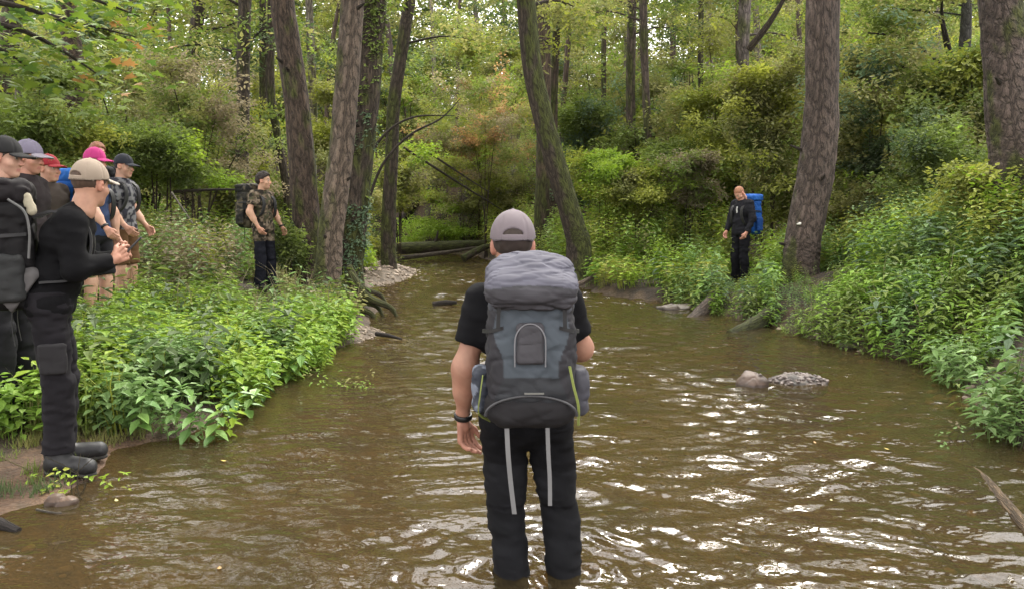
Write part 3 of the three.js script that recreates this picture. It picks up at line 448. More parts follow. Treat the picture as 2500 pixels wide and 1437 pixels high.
cover('herb_patch', 'olive undergrowth around the hikers on the left bank', 3200, leftStrip(9.5, 19, 0.4, 8), HERBS, ['olive', 'green', 'nettle', 'dry'], 1.25);
cover('herb_patch', 'olive undergrowth around the hikers on the left bank', 2600, leftStrip(9.3, 20, 2.2, 10), TALL, ['green', 'olive', 'mint', 'dry', 'yellow'], 0.95);
cover('balsam_patch', 'dense green plants covering the right bank slope', 3300, rightStrip(4.2, 13.5, -0.2, 3.2), BALSAM, ['mint', 'green', 'nettle', 'mint'], 0.74, glossLeafMat, -0.06);
cover('balsam_patch', 'dense green plants covering the right bank slope', 3400, rightStrip(5, 15, 1.2, 8), TALL, ['nettle', 'bright', 'mint', 'green', 'yellow'], 0.85);
cover('balsam_patch', 'dense green plants covering the right bank slope', 3600, rightStrip(12, 24, 0, 10), HERBS, ['yellow', 'nettle', 'bright', 'olive'], 1.5);
cover('far_undergrowth', 'leafy undergrowth on the forest floor farther back', 10500, () => { const d = rr(17, 44); return [rr(-0.72, 0.72) * d, d]; }, TALL, ['green', 'yellow', 'bright', 'nettle', 'olive', 'yellow'], 1.25, leafMat);
cover('broad_plant', 'scattered broad-leaved plants among the nettles', 260, leftStrip(4.9, 12, 0, 4), BALSAM, ['mint', 'green', 'dark'], 1.05);
cover('broad_plant', 'scattered broad-leaved plants among the bank plants', 420, rightStrip(5, 14, 0, 6), BALSAM, ['mint', 'teal', 'green'], 1.15);
{ // tall grass blades and dead stalks between the plants
  const blade = (n, len, w) => { const out = []; for (let i = 0; i < n; i++) { const a = rr(0, 6.28), l = len * rr(0.6, 1.1), c = Math.cos(a), s = Math.sin(a), b = rr(0.15, 0.5) * l, x = rr(-0.05, 0.05), z = rr(-0.05, 0.05); const p = (t, k) => [x + c * b * t * t - s * w * k, l * (t - 0.25 * t * t * t), z + s * b * t * t + c * w * k]; out.push(...p(0, -1), ...p(0, 1), ...p(0.55, 0.8), ...p(0, -1), ...p(0.55, 0.8), ...p(0.55, -0.8), ...p(0.55, -0.8), ...p(0.55, 0.8), ...p(1, 0)); } return finish(out); };
  cover('tall_grass', 'tall grass blades growing between the bank plants', 420, leftStrip(4.8, 14, 0, 6), [blade(16, 0.6, 0.004)], ['olive', 'green', 'yellow'], 1);
  cover('tall_grass', 'tall grass blades growing between the bank plants', 330, rightStrip(7, 17, 0.3, 7), [blade(12, 0.6, 0.004)], ['olive', 'green', 'yellow'], 1);
  cover('dead_stalks', 'dry dead stalks standing among the green plants', 200, rightStrip(6, 17, 0.2, 7), [blade(4, 0.85, 0.003)], ['dry'], 1);
  cover('dead_stalks', 'dry dead stalks standing among the green plants', 320, leftStrip(8, 16, 0.4, 7), [blade(6, 0.9, 0.0035)], ['dry'], 1);
}
{ // short grass by the near hiker's boots
  const out = []; for (let i = 0; i < 14; i++) { const a = rr(0, 6.28), l = rr(0.04, 0.1), x = rr(-0.04, 0.04), z = rr(-0.04, 0.04), c = Math.cos(a), s = Math.sin(a), w = 0.003; out.push(x - s * w, 0, z + c * w, x + s * w, 0, z - c * w, x + c * l * 0.5, l, z + s * l * 0.5); }
  const list = []; for (let i = 0; i < 6000 && list.length < 650; i++) { const x = rr(-4.2, -2.3), d = rr(3.4, 6.2), h = height(x, -d); if (h < 0.015 || fbm(x * 2, d * 2, 1, 2) < 0.4) continue; list.push([x, h - 0.005, -d, rr(0, 6.28), rr(-0.2, 0.2), rr(-0.2, 0.2), rr(0.5, 1.1), pick(['dark', 'green', 'olive'], x * 2, h, d * 2)]); }
  tag(scatter('grass', scene, finish(out), glossLeafMat, list), 'short grass and moss on the near left bank', 'grass', null, 'stuff');
}
{ // pebbles on the bars, on the bed and along the water's edge
  const g = new THREE.IcosahedronGeometry(1, 1), p = g.attributes.position; for (let i = 0; i < p.count; i++) { const k = 0.8 + 0.4 * noise3(p.getX(i) * 1.5 + 3, p.getY(i) * 1.5, p.getZ(i) * 1.5); p.setXYZ(i, p.getX(i) * k, p.getY(i) * k * 0.55, p.getZ(i) * k * 0.8); } g.computeVertexNormals();
  const list = [], add = (x, d, s) => { const h = height(x, -d), t = rnd(); list.push([x, h + s * 0.2, -d, rr(0, 6.28), rr(-0.3, 0.3), rr(-0.3, 0.3), s, mix3([0.13, 0.1, 0.07], s > 0.036 || h > -0.02 ? [0.36, 0.29, 0.23] : [0.22, 0.17, 0.09], t)]); };
  for (let i = 0; i < 900; i++) { const d = rr(16.5, 23.5); add(-3.2 + rr(-1.5, 1.2), d, rr(0.02, 0.07)); }
  for (let i = 0; i < 220; i++) { const a = rr(0, 6.28), r = Math.sqrt(rnd()); add(-1.72 + Math.cos(a) * 0.5 * r, 9.45 + Math.sin(a) * 0.6 * r, rr(0.008, 0.025)); }
  for (let i = 0; i < 800; i++) { const d = rr(2.6, 13); add(rr(leftEdge(d), rightEdge(d)), d, rr(0.008, 0.035)); }
  for (let i = 0; i < 260; i++) { const d = rr(6, 14); add(rightEdge(d) + rr(-0.25, 0.1), d, rr(0.015, 0.05)); }
  tag(scatter('pebbles', scene, g, mat(1, 1, 1, 0.8), list), 'small pebbles on the gravel bars and the stream bed', 'pebbles', null, 'stuff');
}
// single nettle plants at the water's edge, large enough to pick apart
{
  const one = []; leafTris(one, V(0, 0, 0), V(1, 0, 0), V(0, 1, 0), 1, 0.58, 0.2, 0.3); const leafG = finish(one), cols = [[0.13, 0.25, 0.05], [0.18, 0.31, 0.07], [0.10, 0.2, 0.05]].map(c => mat(...c, 0.5, { side: THREE.DoubleSide })), stemM = mat(0.12, 0.16, 0.04);
  const spots = [[455, 1062, 5.0], [520, 1078, 5.0], [430, 1010, 5.25], [385, 960, 5.4], [545, 1000, 5.4], [600, 985, 5.7], [340, 1040, 5.0], [300, 930, 5.5], [640, 930, 6.2], [560, 930, 6.0], [480, 940, 5.8], [700, 900, 6.9], [2440, 1010, 5.6], [2480, 985, 5.5], [2400, 960, 6.2], [2460, 900, 6.3]];
  spots.forEach(([px, py, d], i) => {
    const p = at(px, py, d), x = i < 12 ? Math.min(p.x, leftEdge(d) + 0.16) : p.x, base = V(x, Math.max(height(x, -d), -0.05), -d), hgt = clamp(p.y - base.y + 0.18, 0.3, 0.6), out = i < 12 ? 0.14 : -0.14;
    const root = thing('nettle_plant', i < 12 ? 'broad-leaved nettle leaning over the water from the left bank' : 'broad-leaved green plant leaning over the water at the right edge of the photo', 'plant', base, i < 12 ? 'nettles leaning over the water on the left' : 'plants leaning over the water at the right edge'); root.rotation.y = 0;
    const tip = V(out * rr(0.6, 1.4), hgt, rr(0, 0.12)); part('stem', limbGeo([{ p: V(0, -0.03, 0), r: 0.005 }, { p: V(tip.x * 0.35, hgt * 0.6, tip.z * 0.4), r: 0.004 }, { p: tip, r: 0.002 }], 5, { steps: 7, colour: () => [0.12, 0.16, 0.04] }), stemM, root);
    for (let k = 0; k < 6; k++) for (const s of [0, Math.PI]) { const t = 0.3 + 0.7 * k / 5, L = (k > 4 ? 0.07 : 0.115) * rr(0.85, 1.2), a = k * 1.57 + s + rr(-0.4, 0.4) + i, lf = part('leaf', leafG, cols[Math.floor(rnd() * 3)], root); lf.position.set(tip.x * t * t, hgt * t, tip.z * t); lf.rotation.set(0, a, rr(-0.5, 0.1), 'YXZ'); lf.scale.setScalar(L); }
  });
}

// ---------------------------------------------------------------- wood and stones in and beside the stream
/** the point of the photograph's pixel on the level y */
function onLevel(px, py, y = 0) { const a = (px - PW / 2) / FOCAL, b = (PH / 2 - py) / FOCAL, t = (EYE - y) / (SP - b * CP); return V(a * t, y, -t * (CP + b * SP)); }
function log(name, label, category, pts, { base = DARK, moss = 0, side = [0, 1, 0], radial = 16, ridge = 0.006, steps = 40, group } = {}) { // pts: [point, radius]
  const root = thing(name, label, category, pts[0][0].clone(), group), o = root.position.clone();
  part('trunk', limbGeo(pts.map(([p, r]) => ({ p: p.clone().sub(o), r })), radial, { steps, ridge, tile: 0.4, colour: (x, y, z, ...r) => barkColour(base, moss, side, 50)(x + o.x, y + o.y, z + o.z, ...r) }), barkMat, root);
  return root;
}
const stick = (p, q, r) => [[p, r], [p.clone().lerp(q, 0.5).add(V(rr(-0.5, 0.5) * r, rr(-0.8, 0.8) * r, 0)), r * 0.85], [q, r * 0.45]];
{
  const lg = log('fallen_log', 'mossy fallen log lying across the stream at the far bend', 'log', [[at(860, 614, 26.5), 0.2], [at(1000, 606, 26.8), 0.19], [at(1110, 600, 27.2), 0.17], [at(1210, 596, 28), 0.15]], { moss: 1.2, base: DARK });
  const e = at(1060, 585, 27).sub(lg.position); part('branch_stub', limbGeo([{ p: e.clone().add(V(0, -0.2, 0)), r: 0.06 }, { p: e.clone().add(V(0.1, 0.1, 0.05)), r: 0.045 }, { p: e.clone().add(V(0.14, 0.3, 0.08)), r: 0.02 }], 8, { steps: 6, colour: () => DARK }), barkMat, lg);
  log('fallen_log', 'thin dark fallen stem slanting below the mossy log at the far bend', 'log', stick(at(925, 636, 25), at(1165, 604, 26), 0.075), { base: [0.12, 0.1, 0.08] });
  log('fallen_log', 'dark tangle stem lying at the right end of the mossy log', 'log', stick(at(1130, 632, 25), at(1225, 590, 25.5), 0.12), { base: DARK, moss: 0.5 });
  log('broken_trunk', 'dark broken trunk leaning on the slope above the mossy log', 'log', [[V(-5.2, height(-5.2, -34) + 0.1, -34), 0.14], [V(-4.2, height(-4.2, -34) + 0.45, -34), 0.13], [V(-3.4, height(-3.4, -34) + 0.75, -34), 0.1], [V(-2.7, height(-2.7, -34) + 1.6, -34), 0.03]], { base: [0.05, 0.04, 0.035], ridge: 0.02 });
  log('dead_branch', 'long dead branch slanting down to the right above the far bend', 'branch', stick(at(985, 360, 24), at(1225, 512, 26), 0.035), { base: DARK });
  log('dead_branch', 'shorter dead branch right of the long one above the far bend', 'branch', stick(at(1050, 375, 26), at(1195, 470, 26), 0.03), { base: DARK });
  log('bent_sapling', 'thin dark sapling arching to the right from the ivy-clad alder', 'sapling', [[at(895, 500, 15), 0.03], [at(935, 400, 15), 0.026], [at(1000, 330, 15), 0.022], [at(1078, 288, 15), 0.015], [at(1125, 240, 15), 0.006]], { base: DARK, radial: 8, ridge: 0 });
  log('bent_sapling', 'upper thin sapling arching to the right beside the ivy-clad alder', 'sapling', [[at(880, 560, 14.5), 0.035], [at(905, 380, 14.5), 0.03], [at(950, 318, 14.5), 0.023], [at(1010, 286, 14.5), 0.018], [at(1110, 282, 14.5), 0.006]], { base: DARK, radial: 8, ridge: 0 });
  log('leaning_stem', 'dark stem slanting up to the right from the grey trunk near the top', 'stem', stick(at(1828, 122, 20.6), at(1925, -20, 20), 0.085), { base: DARK });
  log('dead_branch', 'thin bare branch lying low behind the man in camouflage clothes', 'branch', stick(at(425, 468, 13.5), at(600, 462, 13), 0.028), { base: DARK, radial: 8, ridge: 0 });
  log('dead_branch', 'thin bare twig slanting down to the grass left of the man in camouflage', 'branch', stick(at(418, 470, 12), at(480, 560, 11.6), 0.016), { base: PALE, radial: 7, ridge: 0 });
  log('washed_stump', 'pale washed-out stump leaning out of the right bank into the stream', 'log', [[onLevel(1672, 790, -0.08), 0.05], [at(1705, 768, 11.7), 0.09], [at(1728, 748, 11.9), 0.11], [at(1745, 725, 12.2), 0.1]], { base: [0.17, 0.135, 0.115], ridge: 0.012 });
  log('mossy_log', 'short mossy log reaching from the right bank into the water below the thick trunk', 'log', [[onLevel(1780, 816, -0.04), 0.04], [at(1830, 797, 10.2), 0.075], [at(1868, 775, 10.5), 0.1], [at(1905, 742, 11), 0.11]], { base: DARK, moss: 1.1, ridge: 0.02 });
  log('dead_branch', 'pale branch leaning from the low bank beside the wading man', 'branch', stick(at(1408, 697, 15.3), at(1480, 655, 16), 0.045), { base: [0.28, 0.22, 0.18], radial: 8 });
  log('driftwood', 'small dark piece of driftwood in midstream left of the wading man', 'driftwood', stick(onLevel(1058, 744, 0.0), onLevel(1115, 738, 0.05), 0.05), { base: [0.05, 0.04, 0.035] });
  log('driftwood', 'dark stick lying on the small sand spit', 'driftwood', stick(onLevel(918, 814, 0.05), onLevel(980, 827, 0.03), 0.022), { base: [0.06, 0.045, 0.04], radial: 7 });
  const sb = log('sunken_branch', 'long sunken branch lying under water at the lower right', 'branch', [[onLevel(2290, 1108, -0.07), 0.016], [onLevel(2390, 1158, -0.025), 0.024], [onLevel(2450, 1222, -0.004), 0.025], [onLevel(2520, 1300, 0.015), 0.022]], { base: [0.24, 0.17, 0.1], radial: 10, ridge: 0.004 });
  log('sunken_branch', 'fainter sunken branch deeper under water at the lower right corner', 'branch', stick(onLevel(2240, 1290, -0.24), onLevel(2440, 1440, -0.2), 0.03), { base: [0.3, 0.2, 0.1], radial: 8 });
  log('twig', 'thin upright twig sticking out of the water at the lower left', 'twig', stick(onLevel(132, 1345, -0.05), at(168, 1262, 3.75), 0.006), { base: PALE, radial: 6, ridge: 0 });
  log('twig', 'pale broken twig lying on the mud at the lower left', 'twig', stick(onLevel(88, 1243, 0.012), onLevel(150, 1252, 0.012), 0.007), { base: PALE, radial: 6, ridge: 0 });
  log('dead_branch', 'dark wet branch end lying in the water at the lower left edge', 'branch', stick(onLevel(-40, 1270, 0.03), onLevel(45, 1296, 0.0), 0.026), { base: [0.05, 0.04, 0.04], radial: 9 });
  log('straw_stalk', 'long dry straw stalk lying across the grass by the near boots', 'stalk', stick(at(-30, 1100, 4.4), at(190, 1205, 4.05), 0.004), { base: [0.5, 0.42, 0.2], radial: 5, ridge: 0 });
}
{ // roots of the alders reaching to the water
  const { root } = MID, o = root.position;
  for (const [px, py, qx, qy, r] of [[850, 665, 955, 752, 0.06], [838, 680, 920, 748, 0.05], [830, 700, 905, 765, 0.055], [812, 715, 870, 778, 0.05], [850, 650, 930, 722, 0.045], [770, 720, 740, 770, 0.05]]) {
    const a = at(px, py, 11.5), b = at(qx, qy, 11.9 - (qy - 720) * 0.012); part('root', limbGeo([{ p: a.clone().sub(o), r }, { p: a.clone().lerp(b, 0.5).add(V(-0.05, -0.08, 0.05)).sub(o), r: r * 0.9 }, { p: b.clone().sub(o), r: r * 0.6 }, { p: b.clone().add(V(0.1, -0.15, 0.05)).sub(o), r: r * 0.3 }], 9, { steps: 16, ridge: 0.006, colour: barkColour([0.12, 0.09, 0.07], 0.8, [0, 1, 0], 20) }), barkMat, root);
  }
}
function stone(label, px, py, [rx, ry, rz], colour, bump, ny, cell = 0.014) {
  const p = onLevel(px, py, 0), s = px * 0.01, g = nets((x, y, z) => ell(x, y, z, rx, ry, rz) + 0.05 * rx * 4 * (noise3(x * 7 + s, y * 9, z * 7 + s) - 0.5) + bump * (fbm(x * 12 + s, y * 12, z * 12, 4) - 0.5) + bump * 0.35 * (1 - Math.min(1, Math.abs(fbm(x * 8 + s, y * 8, z * 8 + 3, 2) - 0.5) * 9)) + 0.04 * (noise3(x * 4 + s, y * 4, z * 4) - 0.5), [-rx - 0.08, -ry - 0.08, -rz - 0.08], [rx + 0.08, ry + 0.08, rz + 0.08], cell, (x, y, z) => { const n = fbm(x * 14 + s, y * 14, z * 14, 3), wet = y < -ny + 0.02 + 0.03 * (n - 0.5) ? 0.45 : 1; return mix3(colour[0], colour[1], sstep(0.35, 0.65, n)).map(c => c * wet); });
  const o = solo('boulder', g, vmat(0.55), label, 'rock'); o.position.set(p.x, ny, p.z); return o;
}
stone('smooth reddish brown boulder standing out of the water', 1836, 940, [0.155, 0.14, 0.14], [[0.045, 0.03, 0.023], [0.1, 0.066, 0.05]], 0.035, -0.01, 0.009);
{ // a low mound of gravel caught beside the boulder
  const p = onLevel(1948, 930, 0), root = thing('gravel_mound', 'low mound of speckled gravel beside the smooth reddish boulder', 'gravel', V(p.x, 0, p.z)), list = [];
  part('mound', nets((x, y, z) => ell(x, y + 0.04, z, 0.26, 0.11, 0.17) + 0.05 * (fbm(x * 12, y * 12, z * 12, 3) - 0.5), [-0.34, -0.2, -0.25], [0.34, 0.16, 0.25], 0.014, (x, y, z) => mix3([0.03, 0.024, 0.02], [0.12, 0.095, 0.08], sstep(0.4, 0.6, fbm(x * 25, y * 25, z * 25, 2)))), vmat(0.6), root);
  for (let i = 0; i < 150; i++) { const a = rr(0, 6.28), r = Math.sqrt(rnd()); list.push([Math.cos(a) * 0.26 * r, 0.065 * (1 - r * r) + rr(-0.01, 0.008), Math.sin(a) * 0.16 * r, rr(0, 6.28), rr(-0.4, 0.4), rr(-0.4, 0.4), [rr(0.012, 0.026), rr(0.008, 0.016), rr(0.012, 0.022)], mix3([0.06, 0.045, 0.04], [0.3, 0.25, 0.23], rnd() * rnd())]); }
  scatter('gravel', root, new THREE.IcosahedronGeometry(1, 1), mat(1, 1, 1, 0.55), list);
}
stone('small reddish stone at the muddy bank by the near boots', 150, 1228, [0.075, 0.04, 0.06], [[0.07, 0.042, 0.028], [0.12, 0.07, 0.045]], 0.06, 0.0, 0.008);
stone('low dark stone lying under the plants of the right bank', 2090, 846, [0.22, 0.1, 0.16], [[0.05, 0.04, 0.03], [0.13, 0.105, 0.09]], 0.05, 0.0);
stone('dark stone at the water edge at the right under the leaves', 2345, 898, [0.2, 0.09, 0.14], [[0.04, 0.035, 0.03], [0.12, 0.1, 0.09]], 0.04, 0.01);
stone('low stone at the foot of the bank left of the washed-out stump', 1650, 752, [0.32, 0.09, 0.25], [[0.05, 0.038, 0.028], [0.1, 0.08, 0.06]], 0.07, 0.0, 0.03);
{ // yellow leaves drifting on the water and small weeds standing in it
  const one = []; leafTris(one, V(-0.5, 0, 0), V(1, 0, 0), V(0, 1, 0), 1, 0.6, -0.1, -0.1); const g = finish(one), ms = [mat(0.5, 0.38, 0.08, 0.6, { side: THREE.DoubleSide }), mat(0.42, 0.36, 0.16, 0.6, { side: THREE.DoubleSide }), mat(0.34, 0.2, 0.07, 0.6, { side: THREE.DoubleSide })];
  for (const [px, py] of [[535, 1388], [545, 1125], [283, 1224], [2030, 1222], [1990, 1080], [2165, 1100]]) { const p = onLevel(px, py), o = solo('drifting_leaf', g, ms[Math.floor(rnd() * 3)], 'small yellow fallen leaf drifting on the water', 'leaf', 'fallen leaves drifting on the stream'); o.position.set(p.x, ripple(p.x, -p.z) + 0.006, p.z); o.rotation.set(rr(-0.15, 0.15), rr(0, 6.28), rr(-0.15, 0.15)); o.scale.setScalar(rr(0.025, 0.04)); }
  for (const [px, py, n, label, pals] of [[830, 945, 26, 'thin weed with small leaves standing in the water left of the wading man', ['nettle', 'olive']], [205, 1205, 16, 'small yellowish sprig hanging over the water by the near boots', ['yellow', 'bright']], [2375, 930, 22, 'pale weed with small leaves standing in the water at the right', ['mint', 'dry']], [2350, 1080, 10, 'sparse weed tip standing in the water above the sunken branch', ['mint', 'dry']]]) {
    const p = onLevel(px, py), root = thing('water_weed', label, 'weed', V(p.x, 0, p.z)), list = [];
    for (let i = 0; i < 5; i++) part('stem', limbGeo([{ p: V(rr(-0.2, 0.2), -0.1, rr(-0.1, 0.1)), r: 0.003 }, { p: V(rr(-0.22, 0.22), 0.06, rr(-0.1, 0.1)), r: 0.0025 }, { p: V(rr(-0.28, 0.28), rr(0.08, 0.2), rr(-0.1, 0.1)), r: 0.0015 }], 4, { steps: 5, colour: () => [0.16, 0.13, 0.07] }), barkMat, root);
    for (let i = 0; i < n; i++) list.push([rr(-0.3, 0.3), rr(0.01, 0.17), rr(-0.13, 0.13), rr(0, 6.28), rr(-0.4, 0.4), rr(-0.4, 0.4), rr(0.35, 0.6), pick(pals, px, i, py)]);
    scatter('leaves', root, sprigGeo(4, 0.075, 0.04, 0.07), glossLeafMat, list);
  }
}
{ // stems arching to the left beside the dark trunk on the right
  const c = at(2340, 250, 15.5), g = height(c.x, c.z), root = thing('hazel_shrub', 'bush of thin dark stems arching to the left right of the thick trunk', 'shrub', V(c.x, g, c.z)), o = root.position, b = [];
  for (const l of [[[2335, 245], [2260, 180], [2140, 150]], [[2340, 240], [2290, 150], [2190, 90], [2120, 80]], [[2342, 235], [2310, 110], [2290, 40], [2180, 20]], [[2345, 235], [2320, 120], [2300, 20], [2310, -60]], [[2334, 250], [2280, 200], [2180, 170], [2080, 230]]]) { const p = l.map(([x, y], i) => ({ p: at(x, y, 15.5 - i * 0.25).sub(o), r: 0.042 - i * 0.009 })); part('stem', limbGeo([{ p: V(rr(-0.1, 0.1), -0.1, rr(-0.1, 0.1)), r: 0.05 }, ...p], 8, { steps: 22, colour: () => [0.06, 0.05, 0.04] }), barkMat, root); const e = p[p.length - 1].p; b.push([e.x, e.y, e.z, 0.8, 0.4, 0.8]); }
  foliage('foliage', root, b, 420, ['green', 'olive', 'teal'], { size: 1 });
}
{ // maple boughs hanging in at the upper left, its trunk stands outside the frame
  const sh = new THREE.Shape(), pr = [[0, 0], [0.1, 0.12], [0.42, 0.06], [0.34, 0.22], [0.55, 0.42], [0.3, 0.44], [0.32, 0.6], [0.15, 0.56], [0, 1]];
  sh.moveTo(0, 0); for (const [x, y] of pr.slice(1)) sh.lineTo(x, y); for (const [x, y] of pr.slice(1, -1).reverse()) sh.lineTo(-x, y); sh.closePath();
  const g = new THREE.ShapeGeometry(sh), pp = g.attributes.position; for (let i = 0; i < pp.count; i++) { const x = pp.getX(i), y = pp.getY(i); pp.setZ(i, -0.5 * x * x - 0.16 * y * y); } g.rotateX(-Math.PI / 2); g.computeVertexNormals();
  const lm = [[0.17, 0.27, 0.03], [0.24, 0.31, 0.035], [0.11, 0.2, 0.03], [0.32, 0.32, 0.04], [0.08, 0.16, 0.03], [0.42, 0.22, 0.07]].map(c => new THREE.MeshPhysicalMaterial({ color: lin(...c), roughness: 1, transmission: 0.45, thickness: 0, side: THREE.DoubleSide, specularIntensity: 0.6 }));
  const bx = -6.6, bd = 7.4, gy = height(bx, -bd), root = thing('maple_tree', 'maple with yellow-green and orange-tinged leaves hanging in at the upper left', 'tree', V(bx, gy, -bd)), o = root.position;
  part('trunk', limbGeo([{ p: V(0, -0.3, 0), r: 0.17 }, { p: V(0.05, 2, 0), r: 0.15 }, { p: V(0.2, 5, -0.1), r: 0.12 }, { p: V(0.3, 8, 0), r: 0.07 }, { p: V(0.3, 11, 0), r: 0.03 }], 18, { steps: 40, ridge: 0.01, flare: 0.3, colour: barkColour(GREY) }), barkMat, root);
  let n = 0; const rest = [];
  const boughs = [[[-120, -60], [60, 20], [210, 60], [330, 90], 7], [[-140, 60], [40, 70], [160, 130], [250, 190], 6.6], [[-100, -120], [120, -40], [260, 10], [340, 40], 7.4], [[-160, 0], [20, 10], [120, 40], [190, 70], 6.2], [[-60, -160], [180, -90], [330, -40], [420, -10], 7.8], [[-200, 150], [-60, 110], [20, 130], [80, 180], 6.4]];
  boughs.forEach(([a, b, c, e, d], bi) => {
    const P = [[a, d], [b, d - 0.1], [c, d + 0.15], [e, d + 0.3]].map(([[x, y], dd]) => at(x, y, dd).sub(o)), start = V(0.15, Math.min(6.5, P[0].y * 0.9 + 0.2), 0), curve = new THREE.CatmullRomCurve3([start, ...P]);
    part('branch', limbGeo([start, ...P].map((p, i) => ({ p, r: 0.04 - i * 0.009 })), 7, { steps: 20, colour: () => DARK }), barkMat, root);
    for (let i = 0; i < 44; i++) {
      const t = 0.28 + 0.74 * rnd(), q = curve.getPoint(Math.min(1, t)).add(V(rr(-0.22, 0.22), rr(-0.16, 0.1), rr(-0.25, 0.25))), tip = t > 0.9 && rnd() < 0.6, k = tip && bi < 3 ? 5 : Math.floor(rnd() * 5), lf = part('leaf', g, lm[k], root); n++;
      lf.position.copy(q); lf.rotation.set(rr(0.0, 0.75), rr(0, 6.28), rr(-0.4, 0.4), 'YXZ'); lf.scale.setScalar(rr(0.09, 0.15));
    }
  });
  for (const [a, b, c, e, d] of boughs) { const P = [a, b, c, e].map(([x, y]) => at(x, y, d + 0.25).sub(o)), cv = new THREE.CatmullRomCurve3(P); for (let i = 0; i < 75; i++) { const q = cv.getPoint(rr(0.25, 1)), k = rnd(); rest.push([q.x + rr(-0.45, 0.45), q.y + rr(-0.4, 0.12), q.z + rr(-0.6, 0.4), rr(0, 6.28), rr(0, 0.75), rr(-0.4, 0.4), rr(0.08, 0.15), mix3([0.08, 0.16, 0.025], [0.28, 0.36, 0.035], k)]); } }
  scatter('foliage', root, g, leafMat, rest);
  foliage('crown', root, [[0.3, 9.5, 0, 3.2, 2.2, 3.2], [0.2, 7.2, 0, 3, 1.2, 2.6], [1, 11.5, -1, 2.4, 1.6, 2.4]], 900, ['green', 'yellow', 'nettle'], { size: 1.9 });
}

// ---------------------------------------------------------------- people
const SKIN = [0.42, 0.23, 0.16], BLACK = [0.006, 0.006, 0.0075];
